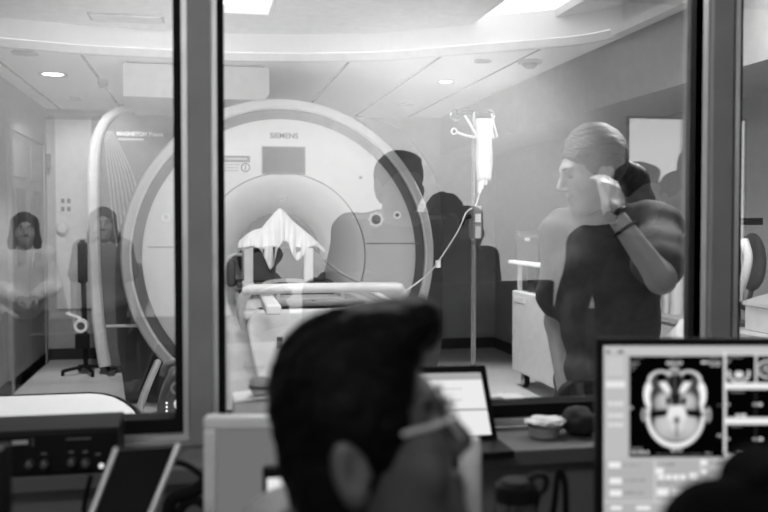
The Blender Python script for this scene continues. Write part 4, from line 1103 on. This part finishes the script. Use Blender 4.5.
for (x0, y0, x1, y1, v) in ((180, 76, 210, 80, 110), (280, 74, 320, 79, 110), (400, 74, 425, 79, 110), (176, 90, 198, 95, 190), (176, 100, 190, 105, 170), (176, 109, 184, 113, 160), (276, 89, 320, 96, 190), (374, 87, 428, 93, 220), (400, 97, 428, 102, 200),
    (174, 215, 181, 222, 190), (176, 330, 208, 335, 160), (176, 340, 226, 347, 190), (420, 210, 432, 213, 120), (420, 293, 432, 300, 190), (385, 344, 402, 349, 160), (290, 334, 322, 341, 190), (246, 347, 376, 350, 90),
    (470, 236, 500, 243, 220), (520, 205, 546, 213, 225), (446, 205, 454, 212, 200), (470, 333, 500, 340, 220), (520, 302, 546, 310, 225), (446, 302, 454, 308, 180), (455, 74, 492, 78, 120), (455, 171, 495, 175, 120), (455, 269, 490, 272, 120), (447, 82, 455, 90, 150)): smear(x0, y0, x1, y1, v)
for x in (525, ): r8(x, 167, x + 4, 245, 40); r8(x, 265, x + 4, 344, 40)
for (x0, y0, x1, y1, v) in ((240, 366, 246, 480, 205), (370, 366, 375, 452, 205), (485, 362, 489, 410, 205), (98, 480, 370, 486, 205), (100, 362, 600, 366, 190)): r8(x0, y0, x1, y1, v)
for (x0, y0, x1, y1) in ((113, 370, 147, 387), (116, 415, 150, 433), (116, 450, 150, 466), (246, 388, 268, 405), (252, 407, 270, 420), (274, 407, 290, 420), (294, 407, 310, 420), (314, 407, 330, 420), (340, 402, 364, 418), (250, 445, 282, 465), (290, 445, 322, 465), (332, 445, 358, 465), (372, 365, 390, 380), (376, 391, 388, 404), (492, 370, 512, 383), (120, 494, 150, 505), (190, 494, 230, 505)): r8(x0, y0, x1, y1, 240)
for (x0, y0, x1) in ((152, 377, 205), (155, 420, 215), (155, 455, 210), (395, 370, 450), (395, 395, 440), (260, 375, 300), (250, 428, 300), (395, 432, 440)): smear(x0, y0, x1, y0 + 5, 150)
I += 0
# the slice of a head, painted as soft ellipses (cx, cy, rx, ry, angle, value, softness)
def ellp(cx, cy, rx, ry, v, soft=.10, ang=0, only=None):
    x = (GX - 620) * 4.65 - cx; y = (GYY - 350) * 4.65 - cy
    if ang: c_, s_ = math.cos(R(ang)), math.sin(R(ang)); x, y = x * c_ + y * s_, -x * s_ + y * c_
    d = np.sqrt((x / rx) ** 2 + (y / ry) ** 2); w_ = np.clip((1 + soft - d) / (2 * soft), 0, 1)
    w_ = np.where((GX > 629) & (GX < 722), w_, 0)
    I[:] = I * (1 - w_) + v * w_
ellp(256, 305, 138, 152, 238, .03); ellp(254, 215, 140, 105, 238, .05); ellp(188, 142, 62, 50, 225, .06); ellp(318, 142, 62, 50, 225, .06)
ellp(128, 205, 20, 56, 250, .1); ellp(380, 205, 20, 56, 250, .1)
ellp(256, 300, 118, 128, 40, .05); ellp(254, 220, 115, 100, 50, .06); ellp(188, 148, 46, 44, 70, .1); ellp(318, 148, 46, 44, 70, .1)
ellp(204, 245, 50, 52, 165, .25); ellp(310, 245, 50, 52, 165, .25); ellp(205, 235, 26, 30, 195, .5); ellp(312, 238, 26, 30, 195, .5)
ellp(260, 345, 104, 78, 172, .10); ellp(210, 345, 40, 45, 200, .6); ellp(312, 345, 40, 45, 200, .6)
ellp(186, 293, 46, 15, 10, .3, -8); ellp(336, 293, 46, 15, 10, .3, 8)
ellp(262, 300, 46, 46, 236, .15); ellp(262, 340, 34, 40, 215, .3); ellp(262, 326, 11, 15, 80, .5); ellp(262, 375, 5, 32, 110, .5)
ellp(256, 170, 27, 82, 12, .15); ellp(253, 160, 8, 60, 70, .5); ellp(262, 243, 26, 10, 40, .4); ellp(222, 236, 10, 16, 25, .4); ellp(296, 236, 10, 16, 25, .4)
ellp(208, 170, 17, 40, 240, .3, -38); ellp(300, 170, 17, 40, 240, .3, 38)
ellp(190, 127, 21, 20, 5, .15); ellp(313, 127, 21, 20, 5, .15)
ellp(250, 95, 26, 20, 190, .3); ellp(250, 100, 14, 10, 120, .4)
ellp(110, 300, 13, 32, 190, .3); ellp(112, 300, 5, 18, 20, .4); ellp(408, 300, 14, 35, 200, .3); ellp(408, 302, 5, 18, 30, .4)
nx_ = (np.sin(GX * 2.3 + GYY * .7) + np.sin(GYY * 2.9 - GX * 1.1)) * 7
m_ = (I > 120) & (I < 215) & (GX > 640) & (GX < 708) & (GYY > 375) & (GYY < 446); I[m_] += nx_[m_]
def thumb(cx, cy, sc, ring):
    x = (GX - cx) / sc; y = (GYY - cy) / sc; d = np.sqrt(x * x + (y * 1.15) ** 2)
    inb = (np.abs(x) < 1.3) & (np.abs(y) < 1.3) & (GYY > 355) & (GYY < 382) & (np.abs(GX - 756.3) > 1.4)
    if ring == 0:
        w1 = np.clip((.16 - np.abs(d - .95)) / .08, 0, 1) * (y > -.25); w2 = np.clip((.55 - np.sqrt(x * x + ((y - .15) * 1.3) ** 2)) / .15, 0, 1)
        v = np.maximum(w1 * 235, w2 * 225)
    else:
        w1 = np.clip((.13 - np.abs(d - .95)) / .07, 0, 1); w2 = np.clip((.62 - d) / .12, 0, 1) * (.6 + .35 * np.sin(x * 9) * np.sin(y * 8)); v = np.maximum(w1 * 240, w2 * 225)
    I[inb] = np.maximum(I, v)[inb]
thumb(738.5, 373, 10.5, 0); thumb(767, 369, 10, 1)
I = np.clip(I, 2, 250)
vals = np.where(I / 255 <= .04045, I / 255 / 12.92, ((I / 255 + .055) / 1.055) ** 2.4)
h_, w_ = I.shape
o0 = W(0, 0, ZM - .0008); ux = RT * ZM / F; uy = -UP * ZM / F
vv = np.array(o0) + GX[..., None] * np.array(ux) + GYY[..., None] * np.array(uy)
ii = np.arange(h_ * w_).reshape(h_, w_)
q = np.stack([ii[:-1, :-1], ii[1:, :-1], ii[1:, 1:], ii[:-1, 1:]], -1).reshape(-1, 4)
me = bpy.data.meshes.new('scan_view'); me.vertices.add(h_ * w_); me.vertices.foreach_set('co', vv.astype(np.float32).ravel())
me.loops.add(q.size); me.loops.foreach_set('vertex_index', q.ravel().astype(np.int32)); me.polygons.add(len(q)); me.polygons.foreach_set('loop_start', np.arange(0, q.size, 4, dtype=np.int32)); me.update(calc_edges=True)
ca = me.color_attributes.new('picture', 'FLOAT_COLOR', 'POINT'); ca.data.foreach_set('color', np.stack([vals, vals, vals, np.ones_like(vals)], -1).astype(np.float32).ravel())
obj('scan_view', me, attr_emis('scan_picture', 1.0), scr)
bm = B(); a = W(748, 500, ZM + .05); cyl(bm, Vector((a.x, a.y, DZ + .01)), Vector((a.x, a.y, a.z)), .028); obj('stand_post', bm, M_black, mon)
obj('stand_foot', lathe(B(), [(0, 0), (.12, 0), (.12, .012), (.03, .018), (0, .018)], (a.x, a.y, DZ + .001), 'Z', 36), M_black, mon)

# --- laptop on the ledge
ZL = 1.70
lt = thing('laptop', 'open black laptop with a bright white page standing on the ledge', 'laptop', W(450, 445, ZL) * 1)
lt.location.z = LZ
def qd4(c, Z, d, bm=None, lift=0):
    bm = bm or B(); prism(bm, [W(x, y, Z - lift) for x, y in c], FW * d); return bm
obj('lid', qd4([(394, 367), (485.5, 365), (498.5, 443), (404, 447)], ZL, .010), M_black, lt, bevel=.003)
ls = obj('screen', qd4([(399, 374), (480.5, 372.5), (491.5, 434.5), (408, 438)], ZL, .001, lift=.0015), emis('page_white', lin(236)), lt)
obj('toolbar', qd4([(399, 374), (480.5, 372.5), (481.8, 379.5), (400.5, 381)], ZL, .0006, lift=.0022), emis('toolbar_grey', lin(170)), ls)
obj('divider', qd4([(404, 410), (487, 408.4), (487.3, 410.2), (404.5, 411.8)], ZL, .0006, lift=.0022), emis('rule_grey', lin(150)), ls)
for k, y in enumerate((388, 399)): obj('text_line', qd4([(404, y + 1), (462, y), (462.3, y + 1.4), (404.3, y + 2.4)], ZL, .0006, lift=.0022), emis('text_grey', lin(205)), ls)
zq = LZ + .001
bp_ = [onZ(404, 446, zq + .006), onZ(499, 442.5, zq + .006), onZ(515, 455, zq + .006), onZ(409, 462, zq + .006)]
for p in bp_: p.z = zq
obj('base', prism(B(), bp_, (0, 0, .014)), M_black, lt, bevel=.003)
# --- white framed monitor behind the man
ZW = 1.37; a = W(315, 520, ZW + .05)
wm = thing('monitor', 'white framed monitor with a blank grey screen left of the man', 'monitor', (a.x, a.y, DZ))
bm = B()
for p0, p1 in (((203, 417), (425, 430)), ((203, 575), (425, 588)), ((203, 430), (216, 575)), ((412, 430), (425, 575))): plate(p0, p1, ZW, .03, bm)
obj('frame', bm, M_white, wm, bevel=.004)
obj('screen', plate((215.5, 429.5), (412.5, 575.5), ZW + .005, .01), emis('blank_grey_screen', lin(112)), wm)
obj('back_shell', plate((210, 424), (418, 580), ZW + .0155, .03), M_lgrey, wm, bevel=.01)
obj('stand_post', cyl(B(), Vector((a.x, a.y, DZ + .01)), a, .025), M_lgrey, wm)
obj('stand_foot', lathe(B(), [(0, 0), (.10, 0), (.10, .012), (.03, .018), (0, .018)], (a.x, a.y, DZ + .001), 'Z', 36), M_lgrey, wm)
# --- black framed screen right behind the man's neck
ZT = 1.19; a = W(360, 600, ZT + .03)
tbm = thing('monitor', 'small black framed bright screen half hidden behind the man', 'monitor', (a.x, a.y, DZ))
obj('housing', qd4([(262, 468), (458, 459), (462, 615), (264, 615)], ZT, .02), M_black, tbm, bevel=.003)
obj('screen', qd4([(267, 478.5), (449, 470), (452, 605), (269, 605)], ZT, .001, lift=.001), emis('page_white', lin(236)), tbm)
obj('stand_post', cyl(B(), Vector((a.x, a.y, DZ + .01)), a, .02), M_black, tbm)
obj('stand_foot', lathe(B(), [(0, 0), (.08, 0), (.08, .01), (.02, .015), (0, .015)], (a.x, a.y, DZ + .001), 'Z', 32), M_black, tbm)
# --- flask, jug, strap, tub and cap
p = W(470, 440, 1.26)
fl = thing('flask', 'slim pale flask with rounded top beside the man\'s chin', 'flask', (p.x, p.y, DZ))
r_ = .0165; hz = W(470, 435, 1.26).z - DZ
obj('flask_body', lathe(B(), [(0, 0), (r_, 0), (r_, hz - .04), (0, hz - .04)], (p.x, p.y, DZ), 'Z', 28), M_panel, fl, smooth=True)
obj('cap', lathe(B(), [(0, hz - .039), (r_ * .99, hz - .039), (r_, hz - .015), (r_ * .8, hz - .004), (0, hz)], (p.x, p.y, DZ), 'Z', 28), M_white, fl, smooth=True)
p = W(515, 500, 1.3)
p = W(516, 500, 1.3)
jg = thing('glass_jug', 'clear jug with black lid and dark handle on the desk', 'jug', (p.x, p.y, DZ))
hz = W(515, 494, 1.3).z - DZ; r_ = .035
obj('vessel', lathe(B(), [(0, .0), (r_, .0), (r_ * 1.05, hz * .5), (r_ * .85, hz - .01), (r_ * .82, hz - .01), (r_ * 1.0, hz * .5), (r_ * .95, .006), (0, .006)], (p.x, p.y, DZ + .001), 'Z', 40), glassmat('jug_glass', .10, .8), jg, smooth=True)
obj('lid', lathe(B(), [(0, hz - .008), (r_ * .5, hz - .008), (r_ * .86, hz - .01), (r_ * .86, hz + .012), (r_ * .6, hz + .02), (0, hz + .02)], (p.x, p.y, DZ + .001), 'Z', 40), M_black, jg, smooth=True)
hp = [W(528, 480, 1.3), W(538, 474.5, 1.3), W(546, 478, 1.3), W(545, 488, 1.3), W(538, 496, 1.3), W(532, 520, 1.3)]
obj('handle', tube(B(), hp, .005, 8, sm=6), M_black, jg, smooth=True)
tag(obj('strap_loop', tube(B(), [W(552, 520, 1.35), W(555, 500, 1.35), W(558, 474, 1.35), W(560.5, 471, 1.35), W(565, 484, 1.35), W(566, 520, 1.35), W(567, 632, 1.35)], .005, 8, sm=6), M_rubber, smooth=True), 'standing loop of black strap on the desk beside the jug', 'strap')
yb_ = 1.68
p = onZ(546, 438, LZ)
tub = thing('food_tub', 'pale crumpled tub and film on the ledge left of the black pouch', 'tub', (onY(546, 430, yb_).x, yb_, LZ))
px_ = onY(546, 430, yb_).x
obj('bowl', lathe(B(), [(0, 0), (.028, 0), (.034, .018), (.036, .020), (.032, .020), (.026, .004), (0, .004)], (px_ - .004, yb_, LZ + .001), 'Z', 24), M_lgrey, tub, smooth=True)
bm = B(); bmesh.ops.create_icosphere(bm, subdivisions=4, radius=1.0)
for v in bm.verts:
    n_ = noise.noise(v.co * 2.3 + Vector((3, 1, 4))) * .25 + noise.noise(v.co * 5) * .12
    v.co = Vector((px_ + v.co.x * .040 * (1 + n_), yb_ + v.co.y * .035 * (1 + n_), LZ + .029 + v.co.z * .009 * (1 + n_ * 1.5)))
obj('film', bm, M_sheet, tub, smooth=True, angle=0)
px_ = onY(579, 430, yb_).x
bm = B(); bmesh.ops.create_icosphere(bm, subdivisions=4, radius=1.0)
for v in bm.verts:
    n_ = noise.noise(v.co * 1.6 + Vector((8, 1, 4))) * .2
    v.co = Vector((px_ + v.co.x * .034 * (1 + n_), yb_ + v.co.y * .04 * (1 + n_), LZ + .026 + max(-.0255, v.co.z * .030 * (1 + n_))))
tag(obj('pouch', bm, M_dark, smooth=True, angle=0), 'black soft pouch on the ledge beside the big monitor', 'pouch')
# --- carton and tub next to the middle mullion
yx = 1.68
a = onY(234, 445, yx - .04); b = onY(275, 399, yx - .04)
ctn = thing('carton', 'white carton standing on the ledge right of the left mullion', 'carton', ((a.x + b.x) / 2, yx, LZ))
obj('box_body', bx((a.x, yx - .04, LZ), (b.x, yx + .05, b.z - .005)), M_panel, ctn, bevel=.002)
obj('lid_flap', prism(B(), [Vector((a.x, yx - .04, b.z - .004)), Vector((b.x, yx - .04, b.z + .002)), Vector((b.x, yx + .05, b.z + .002)), Vector((a.x, yx + .05, b.z - .004))], (0, 0, .002)), M_white, ctn)
c = onY(261, 398, yx); zt2 = onY(260, 378, yx).z
bw = thing('small_bowl', 'small pale bowl with dark band on top of the white carton', 'bowl', (c.x, c.y, b.z + .005))
obj('bowl_body', lathe(B(), [(0, 0), (.018, 0), (.021, .01), (.021, zt2 - b.z - .006), (.019, zt2 - b.z - .006), (.018, .004), (0, .004)], (c.x, yx, b.z + .005), 'Z', 28), M_lgrey, bw, smooth=True)
obj('band', lathe(B(), [(.0212, .009), (.0225, .009), (.0225, .015), (.0212, .015)], (c.x, yx, b.z + .005), 'Z', 28, closed=True), M_dgrey, bw)

# --- black device on the ledge at the left
yf, yk_ = 1.575, 1.70
a = onY(-30, 470, yf); b = onY(118, 428, yf)
ztop = onY(60, 430, yf).z
dv_ = thing('control_unit', 'black control unit with knobs on the ledge under the left pane', 'device', ((a.x + b.x) / 2, (yf + yk_) / 2, LZ))
obj('casing', bx((a.x - .1, yf, LZ + .001), (b.x, yk_, ztop - .003)), M_black, dv_, bevel=.004)
obj('top_cover', bx((a.x - .1, yf + .002, ztop - .003), (b.x - .001, yk_, ztop + .001)), mat('charcoal_plastic', .018, .6, spec=.15), dv_)
def fb(x0, y0, x1, y1, m, name, d=.003):
    p = onY(x0, y1, yf); q_ = onY(x1, y0, yf); return obj(name, bx((p.x, yf - d, p.z), (q_.x, yf + .004, q_.z)), m, dv_)
fb(12.5, 440, 28, 444.5, emis('lit_plate', lin(105)), 'name_plate'); fb(66, 437.5, 91, 439.5, M_mgrey, 'small_print'); fb(32, 438, 34, 446, M_dgrey, 'small_print')
for (x, y) in ((44, 453.5), (71.5, 452), (85.5, 451.5), (98, 454)): fb(x - 2.5, y - .8, x + 2.5, y + .8, M_mgrey, 'small_print')
for (x, y) in ((30, 463), (45, 463), (72, 461), (86, 462)):
    c = onY(x, y, yf); kn = obj('knob', lathe(B(), [(0, -.014), (.006, -.014), (.007, .002), (0, .002)], c, n=20), M_dgrey, dv_, smooth=True)
    obj('marker', bx(c + Vector((-.0008, -.0152, .001)), c + Vector((.0008, -.0138, .006))), M_lgrey, kn)
c = onY(101.5, 465.5, yf); obj('status_lamp', sph(B(), c + Vector((0, -.002, 0)), .0045, 14), emis('lamp_white2', 1, .75), dv_, smooth=True)
# --- silver edged black tablet leaning in front
ZS = 1.22
tl_ = [W(116.5, 450, ZS), W(178.5, 446, ZS + .02)]; bl_ = [W(74, 560, ZS - .06), W(126, 575, ZS - .05)]
tp = thing('tablet', 'black tablet with silver edges leaning at the lower left', 'tablet', ((bl_[0] + bl_[1]) / 2))
obj('glass_face', prism(B(), [tl_[0], tl_[1], bl_[1], bl_[0]], FW * .008), mat('black_glass', .004, .3, spec=.08), tp)
for a_, b_ in ((tl_[0], bl_[0]), (tl_[1], bl_[1])):
    obj('edge_rail', tube(B(), [a_ + UP * .003, b_], .0036, 10), M_alu, tp, smooth=True)
hl = W(120, 500, ZS + .16)
zmid = (bl_[0] + bl_[1]) / 2
sp_ = obj('support', tube(B(), [(tl_[0] + bl_[1]) / 2 + FW * .012, Vector((hl.x, hl.y, DZ + .004))], .006, 8), M_dgrey, tp)
obj('foot_bar', tube(B(), [bl_[0], Vector((bl_[0].x, bl_[0].y, DZ + .006)), Vector((bl_[1].x, bl_[1].y, DZ + .006)), bl_[1]], .006, 8), M_dgrey, tp)
# --- dark screen edge at the far left
a = W(-60, 600, 1.15)
lm = thing('monitor', 'dark monitor corner at the far left edge below the control unit', 'monitor', (a.x, a.y, DZ))
obj('housing', plate((-150, 447), (3, 590), 1.12, .03), M_black, lm, bevel=.004)
obj('bezel_strip', plate((-148, 448), (2, 450.5), 1.118, .003), M_mgrey, lm)
obj('stand_post', cyl(B(), Vector((a.x, a.y, DZ)), a + Vector((0, 0, .1)), .025), M_black, lm)
# cables at the left
for i, pts in enumerate(([(172, 462), (184, 464), (196, 471), (206, 482), (212, 500)], [(206, 482), (196, 490), (184, 494), (172, 500), (168, 520)], [(176, 520), (184, 505), (196, 500), (206, 506)], [(91, 476), (87, 492), (84, 515)])):
    lab = ['black cable curving out from behind the tablet', 'thick black cable below it beside the white monitor frame', 'short black cable loop at the bottom beside the white monitor', 'black cable hanging below the control unit'][i]
    Zc = 1.45 if i < 3 else 1.49
    P_ = [W(x, y, Zc) for x, y in pts]; e = P_[-1].copy(); e.z = DZ + .006
    if i != 2: P_ = P_ + [e]
    tag(obj('cable', tube(B(), P_, [.005, .011, .008, .004][i], 8, sm=6), M_rubber, smooth=True), lab, 'cable')

# ================================================================== PEOPLE MIRRORED IN THE PANES (they stand beside and behind the camera)
def mirrored(px, py, Z):
    p = W(px, py, Z); return p.x, 2 * GY - p.y, p.z
def onlooker(label, px, top, Z, top_m, hair_m, style, arms='down', face=0.0, coat=False, skin=M_skin, bs=1.0, hs=1.0, sleeve='long', bottom=None, hpitch=0.0, top_name='shirt', thick=1.0, wide=1.0):
    x, y, z = mirrored(px, top, Z)
    J, f, r = stand(x, y, face, (z - (.165 if style == 'curly' else .145)) / .932, arms=arms, wide=wide)
    hands = []
    for k, g_ in (('r', 1), ('l', -1)):
        d = J['w' + k] - J['e' + k]; hands.append((k, d, -r * g_ if arms == 'down' else np.array((0, 0, -1.0)), -g_, .4))
    Hd_ = rotmat(np.array((f[0], f[1], hpitch)))
    return person(label, J, Hd_, hs=hs, bs=bs, h=.011, skin=skin, top=top_m, bottom=bottom or M_dark, hair=hair_m, hair_style=style, sleeve=sleeve, coat=coat, hands=hands, ripple=.003, eyes=Z > 5, top_name=top_name, thick=thick)
onlooker('woman in a dark dress with long dark hair mirrored in the left pane', 103, 204, 6.5, M_midc, M_hairb, 'long', face=.10, bottom=M_dark, sleeve='short', top_name='dress')
onlooker('woman in a white jacket with clasped hands mirrored at the far left', 24, 209, 6.3, M_coat, M_hairb, 'long', arms='clasp', face=.25, top_name='jacket', bottom=M_dgrey)
onlooker('dark standing figure mirrored over the right half of the scanner', 398, 150, 3.8, M_dark, M_hairb, 'short', face=.2, hs=(1.25, 1.1, 1.1), bs=1.22, wide=1.3)
onlooker('shorter dark figure mirrored just right of the drip pump', 467, 203, 5.2, M_dark, M_hairb, 'short', face=.3, wide=1.1)
onlooker('dark curly haired figure mirrored beside the drip stand', 444, 186, 4.6, M_dark, M_hairb, 'curly', face=.3, arms='fold', hs=.76)
onlooker('dark figure mirrored over the chest of the woman in scrubs', 633, 158, 3.5, M_dark, M_hairb, 'short', face=.3, bs=1.08, wide=1.45)
onlooker('dark figure mirrored against the bright board at the right', 676, 168, 4.6, M_dark, M_hairb, 'short', face=.2)
onlooker('tallest dark figure mirrored beside the right mullion', 697, 140, 4.2, M_dark, M_hairb, 'short', face=.2)
# board on the far wall of the control room, brightness put in as glow
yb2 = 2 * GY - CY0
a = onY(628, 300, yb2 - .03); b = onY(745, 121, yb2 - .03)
wbd = thing('glow_panel', 'bright panel with added glow mirrored behind the dark heads at the right', 'panel', ((a.x + b.x) / 2, CY0 + .02, .8))
obj('glow_face', bx((a.x, CY0, .8), (b.x, CY0 + .02, b.z)), emis('bright_panel', 1.0, 1.7), wbd)
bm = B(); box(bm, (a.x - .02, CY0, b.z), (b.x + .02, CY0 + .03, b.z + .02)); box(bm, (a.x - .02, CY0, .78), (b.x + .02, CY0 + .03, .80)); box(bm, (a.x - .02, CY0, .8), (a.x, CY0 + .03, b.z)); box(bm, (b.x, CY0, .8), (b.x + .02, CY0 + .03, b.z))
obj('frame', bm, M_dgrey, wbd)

# ================================================================== LIGHT AND CAMERA
def area(name, loc, aim, sx, sy, power, spread=180):
    l = bpy.data.lights.new(name, 'AREA'); l.shape = 'RECTANGLE'; l.size = sx; l.size_y = sy; l.energy = power; l.spread = R(spread)
    o = bpy.data.objects.new(name, l); COL.objects.link(o); o.location = loc
    o.rotation_euler = (Vector(aim) - Vector(loc)).to_track_quat('-Z', 'Y').to_euler(); return o
def spot(name, loc, aim, power, ang, blend=.5, rad=.05):
    l = bpy.data.lights.new(name, 'SPOT'); l.energy = power; l.spot_size = R(ang); l.spot_blend = blend; l.shadow_soft_size = rad
    o = bpy.data.objects.new(name, l); COL.objects.link(o); o.location = loc
    o.rotation_euler = (Vector(aim) - Vector(loc)).to_track_quat('-Z', 'Y').to_euler(); return o
spot('wall_fill_spot', (-1.0, -.35, 3.1), (-1.15, -3.5, 1.5), 500, 72, .8, .1)  # added unseen spot, brightens the wall mirrored in the left pane
spot('wall_fill_spot', (1.9, -.35, 3.1), (1.85, -3.5, 1.5), 900, 58, .8, .1)  # added unseen spot, brightens the wall that hazes the main pane
spot('downlight_lamp', dl1 + Vector((0, 0, -.05)), Vector((-1.0, 9.2, .9)), 85, 75)  # extra tilted beam at this fitting, added to brighten the white board
spot('downlight_lamp', dl1 + Vector((0, 0, -.05)), dl1 + Vector((.1, .3, -2)), 120, 58)
area('scanner_fill', (-.35, 4.15, ZK - .03), (.35, 6.25, 1.2), .5, .3, 17, 120)  # added light without a fitting, brightens the left of the scanner face
area('front_fill', (2.05, 3.1, ZK - .01), (1.95, 3.1, 0), .6, .6, 52, 170)  # added unseen light, picks out the woman's sleeve and the right side
area('wall_top_fill', (.9, -2.75, 3.14), (.9, -3.5, 2.3), 3.6, .1, 44)  # added strip of light, lifts the top of the mirrored wall
spot('downlight_lamp', dl2 + Vector((0, 0, -.05)), dl2 + Vector((.12, -.25, -2)), 230, 84)
area('front_fill', (.35, 2.9, ZK - .01), (.5, 3.1, 0), 1.2, .4, 58, 170)  # added unseen light near the window, for scanner front and woman's face
area('control_fill', (-.9, -.5, 3.12), (.1, 1.8, .9), 1.2, .6, 40)  # added unseen fill, lifts the mullions and window frame
w = bpy.data.worlds.new('world'); scn.world = w; w.use_nodes = True
w.node_tree.nodes['Background'].inputs[0].default_value = (1, 1, 1, 1); w.node_tree.nodes['Background'].inputs[1].default_value = .01
cam = bpy.data.cameras.new('camera'); co_ = bpy.data.objects.new('camera', cam); COL.objects.link(co_)
cam.sensor_width = 36; cam.lens = F * 36 / 768; cam.shift_y = -(PPY * -1 + 256) / 768 * 1.0
cam.clip_start = .02; cam.clip_end = 60
co_.matrix_world = Matrix(((RT.x, UP.x, -FW.x, 0), (RT.y, UP.y, -FW.y, 0), (RT.z, UP.z, -FW.z, CZ), (0, 0, 0, 1)))
cam.dof.use_dof = True; cam.dof.focus_distance = 3.5; cam.dof.aperture_fstop = 3.2
scn.camera = co_
scn.view_settings.view_transform = 'Standard'; scn.view_settings.look = 'None'; scn.view_settings.exposure = 0; scn.view_settings.gamma = 1; scn.view_settings.use_curve_mapping = False
